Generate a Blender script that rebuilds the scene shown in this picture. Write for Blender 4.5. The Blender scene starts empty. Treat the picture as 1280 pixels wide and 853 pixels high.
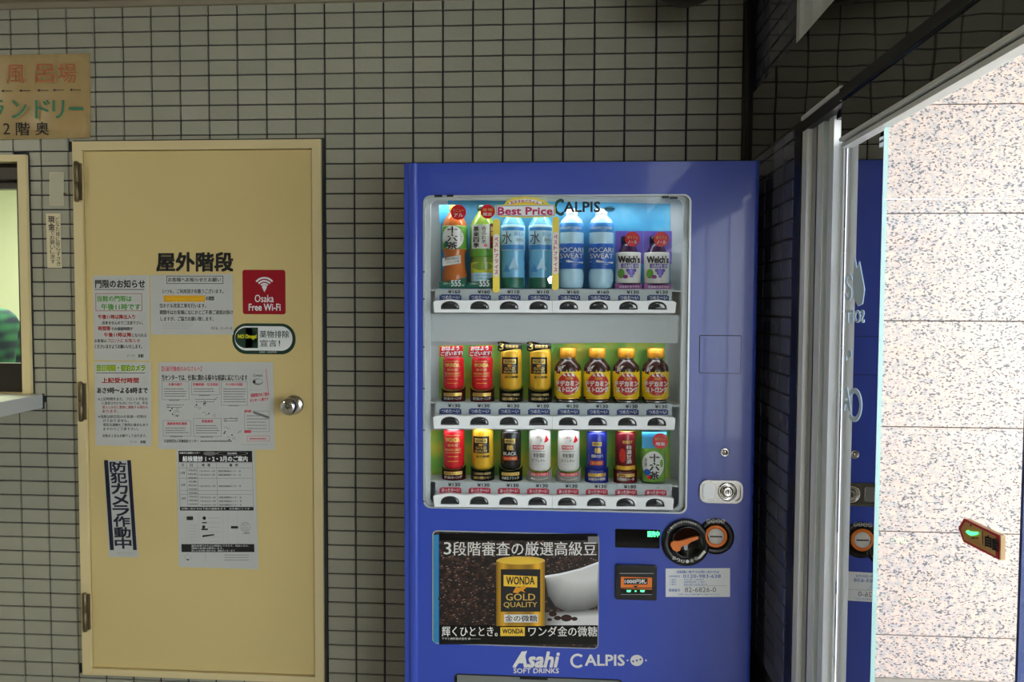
import bpy, bmesh, math, random
import numpy as np
from mathutils import Vector, Matrix
from mathutils.geometry import tessellate_polygon
random.seed(7)
SC = bpy.context.scene
COL = SC.collection
PI = math.pi

# ------------------------------------------------------------------ camera
F = 1010.0
CAM = Vector((0, -2.7013, 1.435))
CR = Vector((0.9975251, 0.07015438, 0.00469423))
CU = Vector((-0.00785528, 0.04485071, 0.99896282))
CF = Vector((-0.06987108, 0.99652736, -0.04529079))
cd = bpy.data.cameras.new('camera')
cam = bpy.data.objects.new('camera', cd); COL.objects.link(cam)
cd.sensor_width = 36; cd.lens = F * 36 / 1280; cd.clip_start = 0.02
M = Matrix(((CR.x, CU.x, -CF.x, CAM.x), (CR.y, CU.y, -CF.y, CAM.y), (CR.z, CU.z, -CF.z, CAM.z), (0, 0, 0, 1)))
cam.matrix_world = M
SC.camera = cam

# ------------------------------------------------------------------ world, lamps, exposure
SC.view_settings.view_transform = 'Standard'
SC.view_settings.look = 'None'
SC.view_settings.gamma = 1
SC.view_settings.exposure = 0.0
w = bpy.data.worlds.new('world'); SC.world = w; w.use_nodes = True
w.node_tree.nodes['Background'].inputs[0].default_value = (0.95, 0.97, 1.0, 1)
w.node_tree.nodes['Background'].inputs[1].default_value = 7.2


def area(name, loc, target, sx, sy, power, col=(1, 1, 1)):
    l = bpy.data.lights.new(name, 'AREA'); l.shape = 'RECTANGLE'; l.size = sx; l.size_y = sy
    l.energy = power; l.color = col
    o = bpy.data.objects.new(name, l); COL.objects.link(o); o.location = loc
    d = Vector(target) - Vector(loc); o.rotation_euler = d.to_track_quat('-Z', 'Y').to_euler()
    return o


area('ceiling_lamp', (-3.1, -1.25, 2.43), (-2.9, -1.1, 0), 0.25, 0.9, 16, (1.0, 0.94, 0.74))
area('lobby_fill', (-0.6, -4.6, 2.43), (-0.6, -4.0, 0), 1.0, 0.5, 1.5, (1.0, 0.95, 0.86))  # added dim fill light from behind the camera, no lamp known here
area('office_lamp', (-2.6, 1.0, 2.3), (-2.6, 1.0, 0), 1.2, 0.8, 60, (1.0, 1.0, 0.86))
fl = bpy.data.lights.new('camera_flash', 'POINT'); fl.energy = 1.6; fl.shadow_soft_size = 0.022
flo = bpy.data.objects.new('camera_flash', fl); COL.objects.link(flo); flo.location = (-0.10, -2.72, 1.575)


# ------------------------------------------------------------------ pixel <-> place helpers
def ray(px, py):
    return CF + CR * ((px - 640) / F) - CU * ((py - 426.5) / F)


def at(px, py, Y):
    v = ray(px, py); return CAM + v * ((Y - CAM.y) / v.y)


def atX(px, py, X):
    v = ray(px, py); return CAM + v * ((X - CAM.x) / v.x)


def pix(p):
    v = Vector(p) - CAM; d = v.dot(CF)
    return 640 + F * v.dot(CR) / d, 426.5 - F * v.dot(CU) / d


# ------------------------------------------------------------------ materials
MATS = {}


def lin(c):
    c = c / 255.0
    return c / 12.92 if c <= 0.04045 else ((c + 0.055) / 1.055) ** 2.4


def rgb(c):
    return (lin(c[0]), lin(c[1]), lin(c[2]), 1)


def mat(name, col, rough=0.5, metal=0.0, spec=0.5, emit=0, noise=0, scale=20, bump=0, rand=0, coat=0, ior=None):
    if name in MATS: return MATS[name]
    m = bpy.data.materials.new(name); m.use_nodes = True; nt = m.node_tree
    b = nt.nodes['Principled BSDF']
    b.inputs['Base Color'].default_value = rgb(col)
    b.inputs['Roughness'].default_value = rough
    b.inputs['Metallic'].default_value = metal
    b.inputs['Specular IOR Level'].default_value = spec
    if ior: b.inputs['IOR'].default_value = ior
    if coat: b.inputs['Coat Weight'].default_value = coat; b.inputs['Coat Roughness'].default_value = 0.05
    if emit:
        b.inputs['Emission Color'].default_value = rgb(col); b.inputs['Emission Strength'].default_value = emit
    if noise or bump or rand:
        tc = nt.nodes.new('ShaderNodeTexCoord'); n = nt.nodes.new('ShaderNodeTexNoise')
        n.inputs['Scale'].default_value = scale; n.inputs['Detail'].default_value = 5
        nt.links.new(tc.outputs['Object'], n.inputs['Vector'])
        if noise or rand:
            h = nt.nodes.new('ShaderNodeHueSaturation'); h.inputs['Color'].default_value = rgb(col)
            mr = nt.nodes.new('ShaderNodeMapRange'); mr.inputs[3].default_value = 1 - noise; mr.inputs[4].default_value = 1 + noise
            nt.links.new(n.outputs[0], mr.inputs[0])
            src = mr.outputs[0]
            if rand:
                oi = nt.nodes.new('ShaderNodeObjectInfo'); m2 = nt.nodes.new('ShaderNodeMapRange')
                m2.inputs[3].default_value = 1 - rand; m2.inputs[4].default_value = 1 + rand
                nt.links.new(oi.outputs['Random'], m2.inputs[0])
                mu = nt.nodes.new('ShaderNodeMath'); mu.operation = 'MULTIPLY'
                nt.links.new(src, mu.inputs[0]); nt.links.new(m2.outputs[0], mu.inputs[1]); src = mu.outputs[0]
            nt.links.new(src, h.inputs['Value']); nt.links.new(h.outputs[0], b.inputs['Base Color'])
        if bump:
            bp = nt.nodes.new('ShaderNodeBump'); bp.inputs['Strength'].default_value = bump; bp.inputs['Distance'].default_value = 0.01
            nt.links.new(n.outputs[0], bp.inputs['Height']); nt.links.new(bp.outputs[0], b.inputs['Normal'])
    MATS[name] = m
    return m


def glass(name, tint, refl, ior=1.5):
    m = bpy.data.materials.new(name); m.use_nodes = True; nt = m.node_tree; nt.nodes.clear()
    out = nt.nodes.new('ShaderNodeOutputMaterial'); mx = nt.nodes.new('ShaderNodeMixShader')
    t = nt.nodes.new('ShaderNodeBsdfTransparent'); t.inputs[0].default_value = (*tint, 1)
    g = nt.nodes.new('ShaderNodeBsdfGlossy'); g.inputs['Roughness'].default_value = 0.0
    # Schlick's curve, the same on both faces of the pane
    geo = nt.nodes.new('ShaderNodeNewGeometry'); dot = nt.nodes.new('ShaderNodeVectorMath'); dot.operation = 'DOT_PRODUCT'
    nt.links.new(geo.outputs['Normal'], dot.inputs[0]); nt.links.new(geo.outputs['Incoming'], dot.inputs[1])

    def mth(op, a_, b_=None):
        q = nt.nodes.new('ShaderNodeMath'); q.operation = op
        for i, x in enumerate((a_, b_)):
            if x is None: continue
            if isinstance(x, (int, float)): q.inputs[i].default_value = x
            else: nt.links.new(x, q.inputs[i])
        return q.outputs[0]
    r0 = ((ior - 1) / (ior + 1)) ** 2
    c5 = mth('POWER', mth('SUBTRACT', 1.0, mth('ABSOLUTE', dot.outputs['Value'])), 5.0)
    R_ = mth('MULTIPLY', mth('ADD', mth('MULTIPLY', c5, 1 - r0), r0), refl)
    nt.links.new(mth('MINIMUM', R_, 1.0), mx.inputs[0])
    nt.links.new(t.outputs[0], mx.inputs[1]); nt.links.new(g.outputs[0], mx.inputs[2]); nt.links.new(mx.outputs[0], out.inputs[0])
    MATS[name] = m
    return m


def ramp_mat(name, stops, scale=8, rough=0.5, detail=3, kind='noise', stretch=(1, 1, 1)):
    m = bpy.data.materials.new(name); m.use_nodes = True; nt = m.node_tree; b = nt.nodes['Principled BSDF']
    b.inputs['Roughness'].default_value = rough
    tc = nt.nodes.new('ShaderNodeTexCoord'); mp = nt.nodes.new('ShaderNodeMapping'); mp.inputs['Scale'].default_value = stretch
    nt.links.new(tc.outputs['Object'], mp.inputs[0])
    if kind == 'noise':
        n = nt.nodes.new('ShaderNodeTexNoise'); n.inputs['Detail'].default_value = detail
    else:
        n = nt.nodes.new('ShaderNodeTexVoronoi')
    n.inputs['Scale'].default_value = scale
    nt.links.new(mp.outputs[0], n.inputs['Vector'])
    r = nt.nodes.new('ShaderNodeValToRGB'); e = r.color_ramp.elements
    e[0].position, e[0].color = stops[0][0], rgb(stops[0][1]); e[1].position, e[1].color = stops[-1][0], rgb(stops[-1][1])
    for p, c in stops[1:-1]:
        q = e.new(p); q.color = rgb(c)
    nt.links.new(n.outputs[0], r.inputs[0]); nt.links.new(r.outputs[0], b.inputs['Base Color'])
    MATS[name] = m
    return m


# ------------------------------------------------------------------ object helpers
ORI = {}


def link(name, me, m=None, parent=None):
    if m is not None and not me.materials:
        me.materials.append(MATS[m] if isinstance(m, str) else m)
    o = bpy.data.objects.new(name, me); COL.objects.link(o)
    if parent is not None:
        org = ORI[parent]; me.transform(Matrix.Translation(-org)); o.parent = parent; ORI[o] = org
    else:
        cs = [v.co for v in me.vertices]
        lo = Vector((min(c.x for c in cs), min(c.y for c in cs), min(c.z for c in cs)))
        hi = Vector((max(c.x for c in cs), max(c.y for c in cs), max(c.z for c in cs)))
        org = Vector(((lo.x + hi.x) / 2, (lo.y + hi.y) / 2, lo.z))
        me.transform(Matrix.Translation(-org)); o.location = org; ORI[o] = org
    me.name = name
    return o


def tag(o, label=None, cat=None, group=None, kind=None):
    if label: o['label'] = label
    if cat: o['category'] = cat
    if group: o['group'] = group
    if kind: o['kind'] = kind
    return o


def empty(name, loc, label=None, cat=None, group=None, kind=None):
    o = bpy.data.objects.new(name, None); COL.objects.link(o); o.location = loc; ORI[o] = Vector(loc)
    o.empty_display_size = 0.05
    return tag(o, label, cat, group, kind)


def copy_tree(o, off, parent=None):
    c = o.copy(); COL.objects.link(c)
    if parent is None: c.location = o.location + Vector(off); ORI[c] = ORI[o] + Vector(off)
    else: c.parent = parent; ORI[c] = ORI[parent]
    for ch in [x for x in COL.objects if x.parent == o]: copy_tree(ch, off, c)
    return c


def bm_mesh(bm):
    bmesh.ops.recalc_face_normals(bm, faces=bm.faces)
    me = bpy.data.meshes.new('m'); bm.to_mesh(me); bm.free(); return me


def box_bm(bm, x0, x1, y0, y1, z0, z1, bev=0.0, seg=2):
    b2 = bmesh.new(); bmesh.ops.create_cube(b2, size=1)
    for v in b2.verts:
        v.co = Vector(((x0 + x1) / 2 + v.co.x * (x1 - x0), (y0 + y1) / 2 + v.co.y * (y1 - y0), (z0 + z1) / 2 + v.co.z * (z1 - z0)))
    if bev: bmesh.ops.bevel(b2, geom=b2.edges[:], offset=bev, segments=seg, affect='EDGES', profile=0.5)
    t = bpy.data.meshes.new('t'); b2.to_mesh(t); b2.free(); bm.from_mesh(t); bpy.data.meshes.remove(t)


def box(name, x0, x1, y0, y1, z0, z1, m, parent=None, bev=0.0, seg=2):
    bm = bmesh.new(); box_bm(bm, min(x0, x1), max(x0, x1), min(y0, y1), max(y0, y1), min(z0, z1), max(z0, z1), bev, seg)
    me = bm_mesh(bm)
    if bev:
        for p in me.polygons: p.use_smooth = seg > 1 and p.area < 1
        me.shade_smooth() if seg > 3 else [setattr(p, 'use_smooth', False) for p in me.polygons]
    return link(name, me, m, parent)


def boxes(name, lst, m, parent=None, bev=0.0):
    bm = bmesh.new()
    for b in lst: box_bm(bm, *b, bev)
    return link(name, bm_mesh(bm), m, parent)


def loop_fill(polys):
    """verts2d, tris of the first polygon with the rest as holes"""
    flat = [Vector((p[0], p[1], 0)) for q in polys for p in q]
    tris = tessellate_polygon([[Vector((p[0], p[1], 0)) for p in q] for q in polys])
    return flat, tris


def plate(name, polys, y0, y1, m, parent=None, fn=None, bev=0):
    """outline (x,z) with holes, between depths y0 (front) and y1 (back)"""
    fn = fn or (lambda x, z, y: Vector((x, y, z)))
    flat, tris = loop_fill(polys)
    n = len(flat); bm = bmesh.new()
    a = [bm.verts.new(fn(p.x, p.y, y0)) for p in flat]; b = [bm.verts.new(fn(p.x, p.y, y1)) for p in flat]
    for t in tris:
        if len(set(t)) == 3:
            try: bm.faces.new([a[i] for i in t]); bm.faces.new([b[i] for i in reversed(t)])
            except ValueError: pass
    k = 0
    for q in polys:
        c = len(q)
        for i in range(c):
            j = (i + 1) % c
            try: bm.faces.new((a[k + i], b[k + i], b[k + j], a[k + j]))
            except ValueError: pass
        k += c
    return link(name, bm_mesh(bm), m, parent)


def rrect(x0, z0, x1, z1, r, n=6):
    pts = []
    for cx, cz, a0 in ((x1 - r, z1 - r, 0), (x0 + r, z1 - r, 90), (x0 + r, z0 + r, 180), (x1 - r, z0 + r, 270)):
        for k in range(n + 1):
            a = math.radians(a0 + 90 * k / n); pts.append((cx + r * math.cos(a), cz + r * math.sin(a)))
    return pts


def circ(cx, cz, r, n=32, rz=None):
    rz = rz or r
    return [(cx + r * math.cos(2 * PI * k / n), cz + rz * math.sin(2 * PI * k / n)) for k in range(n)]


def pxpoly(pts, Y):
    return [((p := at(x, y, Y)).x, p.z) for x, y in pts]


def pxrect(x0, y0, x1, y1, Y):
    """axis aligned world rect from pixel box: (X0, Z0, X1, Z1)"""
    xm, ym = (x0 + x1) / 2, (y0 + y1) / 2
    return (at(x0, ym, Y).x, at(xm, y1, Y).z, at(x1, ym, Y).x, at(xm, y0, Y).z)


def lathe(name, prof, cx, cy, m, parent=None, n=28, smooth=True, axis='z', z0=0):
    bm = bmesh.new(); rings = []
    for r, z in prof:
        if axis == 'z': rings.append([bm.verts.new((cx + r * math.sin(2 * PI * k / n), cy - r * math.cos(2 * PI * k / n), z)) for k in range(n)])
        else: rings.append([bm.verts.new((cx + r * math.cos(2 * PI * k / n), z, cy + r * math.sin(2 * PI * k / n))) for k in range(n)])
    for a, b in zip(rings, rings[1:]):
        for k in range(n): bm.faces.new((a[k], a[(k + 1) % n], b[(k + 1) % n], b[k]))
    bm.faces.new(rings[0][::-1]); bm.faces.new(rings[-1])
    me = bm_mesh(bm)
    if smooth:
        for p in me.polygons: p.use_smooth = len(p.vertices) == 4
    return link(name, me, m, parent)


# ------------------------------------------------------------------ flat print: letters, bars and marks
TXT = {}


def glyphs(s, bold):
    k = (s, bold)
    if k not in TXT:
        c = bpy.data.curves.new('t', 'FONT'); c.body = s; c.resolution_u = 2; c.offset = bold
        c.align_x = 'CENTER'; c.space_line = 1.0
        o = bpy.data.objects.new('t', c); COL.objects.link(o)
        dg = bpy.context.evaluated_depsgraph_get()
        me = bpy.data.meshes.new_from_object(o.evaluated_get(dg))
        v = np.array([tuple(q.co)[:2] for q in me.vertices]) if len(me.vertices) else np.zeros((1, 2))
        lo, hi = v.min(0), v.max(0); v = (v - lo) / np.maximum(hi - lo, 1e-6)
        TXT[k] = (v, [tuple(p.vertices) for p in me.polygons])
        COL.objects.unlink(o); bpy.data.objects.remove(o); bpy.data.curves.remove(c); bpy.data.meshes.remove(me)
    return TXT[k]


class Print:
    """marks printed on a surface; fn(px, py, off) gives the place of a photo pixel on it"""
    def __init__(s, fn, step=0.0005):
        s.fn = fn; s.step = step; s.v = []; s.f = []; s.mi = []; s.mats = []; s.lay = 1

    def _m(s, m):
        if m not in s.mats: s.mats.append(m)
        return s.mats.index(m)

    def add(s, pts, faces, m, lay):
        b = len(s.v); off = s.step * lay
        s.v += [s.fn(x, y, off) for x, y in pts]
        s.f += [tuple(b + i for i in f) for f in faces]; s.mi += [s._m(m)] * len(faces)

    def text(s, t, x0, y0, x1, y1, m, bold=0.0, lay=2, slant=0.0, dy=0.0, mirror=False):
        v, f = glyphs(t, 0.0); w, h = x1 - x0, y1 - y0
        e = bold * h * 0.8                      # heavier strokes: the glyphs printed again a hair to each side
        offs = [(0, 0)] if bold <= .004 else [(-e, 0), (e, 0)] if bold < .03 else [(-e, -e), (e, -e), (-e, e), (e, e)]
        if bold > .06: offs += [(0, 0), (-e, 0), (e, 0)]
        for oi, (ox, oy) in enumerate(offs):
            s.add([(x0 + ox + (1 - u if mirror else u) * w + slant * h * (q - .5), y1 + oy - q * h + dy * u) for u, q in v], f, m, lay + .13 * oi)

    def vtext(s, t, x0, y0, x1, y1, m, bold=0.0, lay=2, gap=0.12):
        n = len(t); h = (y1 - y0) / n
        for i, ch in enumerate(t):
            if ch == ' ': continue
            a = 0.35 if ch == 'ー' else 0
            if ch == 'ー':
                s.rect((x0 + x1) / 2 - (x1 - x0) * .06, y0 + h * (i + .12), (x0 + x1) / 2 + (x1 - x0) * .06, y0 + h * (i + .88), m, lay); continue
            s.text(ch, x0, y0 + h * (i + gap / 2), x1, y0 + h * (i + 1 - gap / 2), m, bold, lay)

    def rect(s, x0, y0, x1, y1, m, lay=1, dy=0.0, n=1):
        pts = []
        for k in range(n + 1):
            t = k / n; pts += [(x0 + (x1 - x0) * t, y0 + dy * t), (x0 + (x1 - x0) * t, y1 + dy * t)]
        s.add(pts, [(2 * k, 2 * k + 1, 2 * k + 3, 2 * k + 2) for k in range(n)], m, lay)

    def poly(s, pts, m, lay=1):
        fl, tr = loop_fill([pts]); s.add([(p.x, p.y) for p in fl], [tuple(t) for t in tr if len(set(t)) == 3], m, lay)

    def oval(s, cx, cy, rx, ry, m, lay=1, n=12):
        pts = []
        for k in range(n + 1):
            a = PI * k / n; x = cx - rx * math.cos(a); h = ry * math.sin(a) + 1e-4; pts += [(x, cy - h), (x, cy + h)]
        s.add(pts, [(2 * k, 2 * k + 1, 2 * k + 3, 2 * k + 2) for k in range(n)], m, lay)

    def ring(s, cx, cy, r0, r1, m, lay=1, a0=0, a1=360, n=24, sy=1.0):
        pts = []
        for k in range(n + 1):
            a = math.radians(a0 + (a1 - a0) * k / n)
            pts += [(cx + r0 * math.cos(a), cy - r0 * sy * math.sin(a)), (cx + r1 * math.cos(a), cy - r1 * sy * math.sin(a))]
        s.add(pts, [(2 * k, 2 * k + 1, 2 * k + 3, 2 * k + 2) for k in range(n)], m, lay)

    def frame(s, x0, y0, x1, y1, t, m, lay=1):
        s.rect(x0, y0, x1, y0 + t, m, lay); s.rect(x0, y1 - t, x1, y1, m, lay); s.rect(x0, y0, x0 + t, y1, m, lay); s.rect(x1 - t, y0, x1, y1, m, lay)

    def lines(s, x0, y0, x1, y1, n, m, h=0.5, rnd=0.2, lay=2):
        """rows of print too small to read, as short dashes"""
        for i in range(n):
            y = y0 + (y1 - y0) * (i + 0.5) / n; x = x0; e = x1 - random.random() * rnd * (x1 - x0)
            hh = (y1 - y0) / n * h / 2
            while x < e:
                q = min(e, x + random.uniform(0.6, 1.6)); s.rect(x, y - hh, q, y + hh, m, lay); x = q + 0.5

    def flush(s, name, parent, label=None):
        me = bpy.data.meshes.new('p'); me.from_pydata([tuple(q) for q in s.v], [], s.f)
        for m in s.mats: me.materials.append(MATS[m])
        me.polygons.foreach_set('material_index', s.mi); me.update()
        o = link(name, me, None, parent)
        if label: o['label'] = label
        return o


def on_y(Y): return lambda x, y, off: at(x, y, Y - off)


def on_x(X): return lambda x, y, off: atX(x, y, X - off)


def on_cyl(cx, cy, R):
    def fn(x, y, off):
        p = at(x, y, cy - R); u = max(-R * .995, min(R * .995, p.x - cx))
        return Vector((cx + u * (1 + off / R), cy - math.sqrt(max(R * R - u * u, 0)) - off, p.z))
    return fn


# ------------------------------------------------------------------ the palette
mat('grout', (44, 46, 52), 0.9)
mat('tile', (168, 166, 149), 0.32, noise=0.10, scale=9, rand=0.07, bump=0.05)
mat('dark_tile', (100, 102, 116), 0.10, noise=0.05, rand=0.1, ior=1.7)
mat('door_paint', (220, 198, 138), 0.42, noise=0.05, scale=2.5)
mat('door_frame_paint', (226, 208, 158), 0.45, noise=0.05, scale=5)
mat('hinge_metal', (120, 108, 84), 0.4, metal=0.7)
mat('dark_seal', (42, 44, 48), 0.7)
mat('paper', (196, 198, 196), 0.6, noise=0.02)
mat('ink', (22, 22, 24), 0.6)
mat('grey_ink', (120, 118, 120), 0.6)
mat('red_ink', (176, 36, 34), 0.6)
mat('pink_ink', (214, 84, 104), 0.6)
mat('green_ink', (86, 160, 58), 0.6)
mat('navy_ink', (20, 22, 48), 0.6)
mat('orange_tape', (236, 176, 40), 0.5)
mat('crimson', (160, 16, 36), 0.35)
mat('white', (235, 238, 240), 0.4)
mat('lime', (206, 206, 30), 0.4)
mat('deep_green', (30, 62, 48), 0.4)
mat('chrome', (210, 208, 204), 0.12, metal=1)
mat('dull_chrome', (150, 149, 147), 0.2, metal=1)
mat('steel', (168, 170, 172), 0.28, metal=0.9)
mat('aluminium', (236, 239, 239), 0.35, metal=0.15, noise=0.03)
mat('black_metal', (9, 9, 14), 0.4)
mat('frame_brown', (34, 26, 20), 0.4)
mat('sill_laminate', (206, 208, 196), 0.4)
mat('sill_edge', (176, 178, 176), 0.5)
mat('ceiling_paint', (150, 140, 122), 0.8, noise=0.05)
mat('floor_stone', (176, 170, 160), 0.5, noise=0.1)
mat('plaster', (205, 202, 190), 0.7)
mat('office_wall', (228, 232, 206), 0.8)
mat('machine_blue', (52, 76, 178), 0.30, coat=0.25)
mat('machine_side', (52, 76, 178), 0.3)
mat('interior_grey', (200, 206, 208), 0.5)
mat('bezel', (190, 196, 200), 0.25, metal=0.3)
mat('rail_white', (236, 240, 242), 0.3)
mat('button_dark', (38, 42, 46), 0.1, coat=1)
mat('card_grey', (190, 198, 200), 0.5)
mat('label_navy', (44, 62, 120), 0.4)
mat('label_red', (196, 50, 74), 0.4)
mat('black_plastic', (18, 18, 20), 0.3)
mat('gloss_black', (8, 9, 12), 0.08)
mat('orange_plastic', (236, 124, 40), 0.35)
mat('green_led', (80, 255, 150), 0.4, emit=2.2)
mat('flame_red', (190, 40, 30), 0.4)
mat('gold', (226, 174, 44), 0.3, metal=0.15)
mat('gold_print', (232, 190, 60), 0.4)
mat('gold_light', (226, 190, 96), 0.35, metal=0.3)
mat('can_red', (214, 28, 42), 0.25)
mat('can_black', (24, 24, 26), 0.25)
mat('can_white', (222, 220, 214), 0.35)
mat('can_blue', (30, 44, 140), 0.25)
mat('can_wine', (108, 20, 30), 0.25)
mat('can_green', (110, 160, 60), 0.35)
mat('tea_orange', (190, 104, 46), 0.15)
mat('tea_green', (130, 160, 60), 0.2)
mat('label_green', (96, 156, 52), 0.4)
mat('forest_green', (18, 96, 76), 0.4)
mat('water_blue', (110, 180, 220), 0.12)
mat('pale_blue', (176, 214, 234), 0.2)
mat('mid_blue', (58, 136, 206), 0.3)
mat('strong_blue', (32, 92, 180), 0.3)
mat('grape', (56, 30, 66), 0.15)
mat('purple', (132, 40, 130), 0.35)
mat('violet', (96, 74, 176), 0.35)
mat('cap_orange', (222, 150, 40), 0.35)
mat('bottle_brown', (58, 34, 30), 0.2)
mat('yellow_print', (232, 196, 24), 0.4)
mat('sign_yellow', (236, 214, 84), 0.4)
mat('magenta_ink', (190, 30, 96), 0.4)
mat('teal_print', (48, 134, 176), 0.4)
mat('skin', (206, 160, 130), 0.6)
mat('hair', (24, 20, 18), 0.6)
mat('sign_yellowed', (228, 202, 146), 0.28, noise=0.14, scale=7, bump=0.3)
mat('sign_red', (186, 92, 56), 0.5)
mat('sign_green', (44, 120, 92), 0.5)
mat('sign_shadow', (176, 176, 110), 0.5)
mat('soil', (120, 110, 110), 0.8)
mat('leaf', (60, 120, 70), 0.35)
mat('planter', (60, 70, 100), 0.4)
mat('outer_wall', (58, 64, 84), 0.5)
mat('dark_ink_gold', (210, 180, 110), 0.4)
mat('beige_edge', (206, 168, 120), 0.5)
mat('screen_gloss', (6, 7, 9), 0.05)
mat('rust', (120, 84, 44), 0.7)
ramp_mat('blue_picture', [(0.3, (40, 130, 180)), (0.55, (70, 170, 214)), (0.75, (130, 200, 228))], 9)
ramp_mat('green_picture', [(0.3, (104, 184, 88)), (0.5, (150, 204, 76)), (0.68, (218, 214, 70))], 14, detail=1)
ramp_mat('bean_picture', [(0.0, (190, 150, 130)), (0.10, (110, 72, 56)), (0.3, (58, 36, 28)), (0.5, (22, 14, 12)), (0.7, (6, 5, 5))], 62, kind='voronoi', stretch=(1, 1, 1.6))
ramp_mat('cup_picture', [(0.3, (120, 120, 118)), (0.6, (206, 206, 204))], 6)


def granite_mat():
    m = bpy.data.materials.new('granite'); m.use_nodes = True; nt = m.node_tree; b = nt.nodes['Principled BSDF']
    b.inputs['Roughness'].default_value = 0.45
    tc = nt.nodes.new('ShaderNodeTexCoord')
    n1 = nt.nodes.new('ShaderNodeTexNoise'); n1.inputs['Scale'].default_value = 42; n1.inputs['Detail'].default_value = 3
    r1 = nt.nodes.new('ShaderNodeValToRGB'); e = r1.color_ramp.elements
    e[0].position, e[0].color = .38, rgb((186, 177, 176)); e[1].position, e[1].color = .64, rgb((222, 194, 180))
    n2 = nt.nodes.new('ShaderNodeTexNoise'); n2.inputs['Scale'].default_value = 150; n2.inputs['Detail'].default_value = 2
    mp = nt.nodes.new('ShaderNodeMapping'); mp.inputs['Scale'].default_value = (.7, 1, 1.2); mp.inputs['Rotation'].default_value = (0, .5, 0)
    r2 = nt.nodes.new('ShaderNodeValToRGB'); e = r2.color_ramp.elements
    e[0].position, e[0].color = .375, (1, 1, 1, 1); e[1].position, e[1].color = .445, (0, 0, 0, 1)
    mx = nt.nodes.new('ShaderNodeMix'); mx.data_type = 'RGBA'; mx.inputs[7].default_value = rgb((92, 94, 102))
    nt.links.new(tc.outputs['Object'], n1.inputs['Vector']); nt.links.new(tc.outputs['Object'], mp.inputs[0]); nt.links.new(mp.outputs[0], n2.inputs['Vector'])
    nt.links.new(n1.outputs[0], r1.inputs[0]); nt.links.new(n2.outputs[0], r2.inputs[0])
    nt.links.new(r2.outputs[0], mx.inputs[0]); nt.links.new(r1.outputs[0], mx.inputs[6]); nt.links.new(mx.outputs[2], b.inputs['Base Color'])
    MATS['granite'] = m


granite_mat()
m = mat('fascia_panel', (30, 26, 22), 0.02, ior=2.0, bump=0.0)
nt = m.node_tree; tc = nt.nodes.new('ShaderNodeTexCoord'); nn = nt.nodes.new('ShaderNodeTexNoise'); nn.inputs['Scale'].default_value = 2.2
bp = nt.nodes.new('ShaderNodeBump'); bp.inputs['Strength'].default_value = 0.12; bp.inputs['Distance'].default_value = 0.03
nt.links.new(tc.outputs['Object'], nn.inputs['Vector']); nt.links.new(nn.outputs[0], bp.inputs['Height']); nt.links.new(bp.outputs[0], nt.nodes['Principled BSDF'].inputs['Normal'])
glass('door_glass', (0.95, 0.98, 0.975), 0.35, 1.5)
glass('side_glass', (0.80, 0.86, 0.92), 8.0, 1.5)
glass('machine_glass', (0.94, 0.95, 0.95), 0.35, 1.5)
glass('hatch_glass', (0.93, 0.96, 0.90), 0.8, 1.45)
mat('glass_edge', (165, 200, 200), 0.15, emit=0)
mat('reflection_paint', (206, 226, 240), 0.5)  # pale tone for letters reflected in the side pane


def plaid():
    m = bpy.data.materials.new('plaid'); m.use_nodes = True; nt = m.node_tree; b = nt.nodes['Principled BSDF']; b.inputs['Roughness'].default_value = .9
    tc = nt.nodes.new('ShaderNodeTexCoord'); mp = nt.nodes.new('ShaderNodeMapping'); mp.inputs['Rotation'].default_value = (0, .5, 0)
    nt.links.new(tc.outputs['Object'], mp.inputs[0])
    acc = None
    for d in ('X', 'Z'):
        wv = nt.nodes.new('ShaderNodeTexWave'); wv.bands_direction = d; wv.inputs['Scale'].default_value = 6.5; wv.inputs['Distortion'].default_value = .3
        nt.links.new(mp.outputs[0], wv.inputs['Vector'])
        if acc is None: acc = wv.outputs['Fac']
        else:
            a = nt.nodes.new('ShaderNodeMath'); a.operation = 'ADD'; nt.links.new(acc, a.inputs[0]); nt.links.new(wv.outputs['Fac'], a.inputs[1]); acc = a.outputs[0]
    r = nt.nodes.new('ShaderNodeValToRGB'); e = r.color_ramp.elements
    e[0].position, e[0].color = .25, rgb((34, 50, 74)); e[1].position, e[1].color = .9, rgb((60, 128, 96))
    mu = nt.nodes.new('ShaderNodeMath'); mu.operation = 'MULTIPLY'; mu.inputs[1].default_value = .5
    nt.links.new(acc, mu.inputs[0]); nt.links.new(mu.outputs[0], r.inputs[0]); nt.links.new(r.outputs[0], b.inputs['Base Color'])
    MATS['plaid'] = m


plaid()

# ================================================================== THE SETTING
XR = 0.5683            # inner face of the entrance side
ZC = 2.455             # ceiling
YB = -5.2              # rear of the lobby
HX0, HX1, HZ0, HZ1 = -2.75, -1.868, 1.115, 1.942      # hatch opening in the back wall
DX0, DX1, DZ0, DZ1 = -1.7015, -0.8335, 0.1225, 1.9855    # steel door opening
ROW0 = 1.435 + 0.9702  # a horizontal joint
COL0 = -0.8232         # a vertical joint

wall = empty('wall_back', (-1.0, 0, 0), kind='structure')
plate('grout_bed', [[(-4.2, 0), (XR + .14, 0), (XR + .14, ZC + .3), (-4.2, ZC + .3)], [(HX0, HZ0), (HX0, HZ1), (HX1, HZ1), (HX1, HZ0)],
                    [(DX0, DZ0), (DX0, DZ1), (DX1, DZ1), (DX1, DZ0)]], 0.0, 0.12, 'grout', wall)


def tile_mesh(name, ax):
    bm = bmesh.new(); bmesh.ops.create_cube(bm, size=1)
    for v in bm.verts:
        if v.co.y < 0: v.co.x *= 0.975; v.co.z *= 0.955
    me = bm_mesh(bm)
    return me


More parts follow.
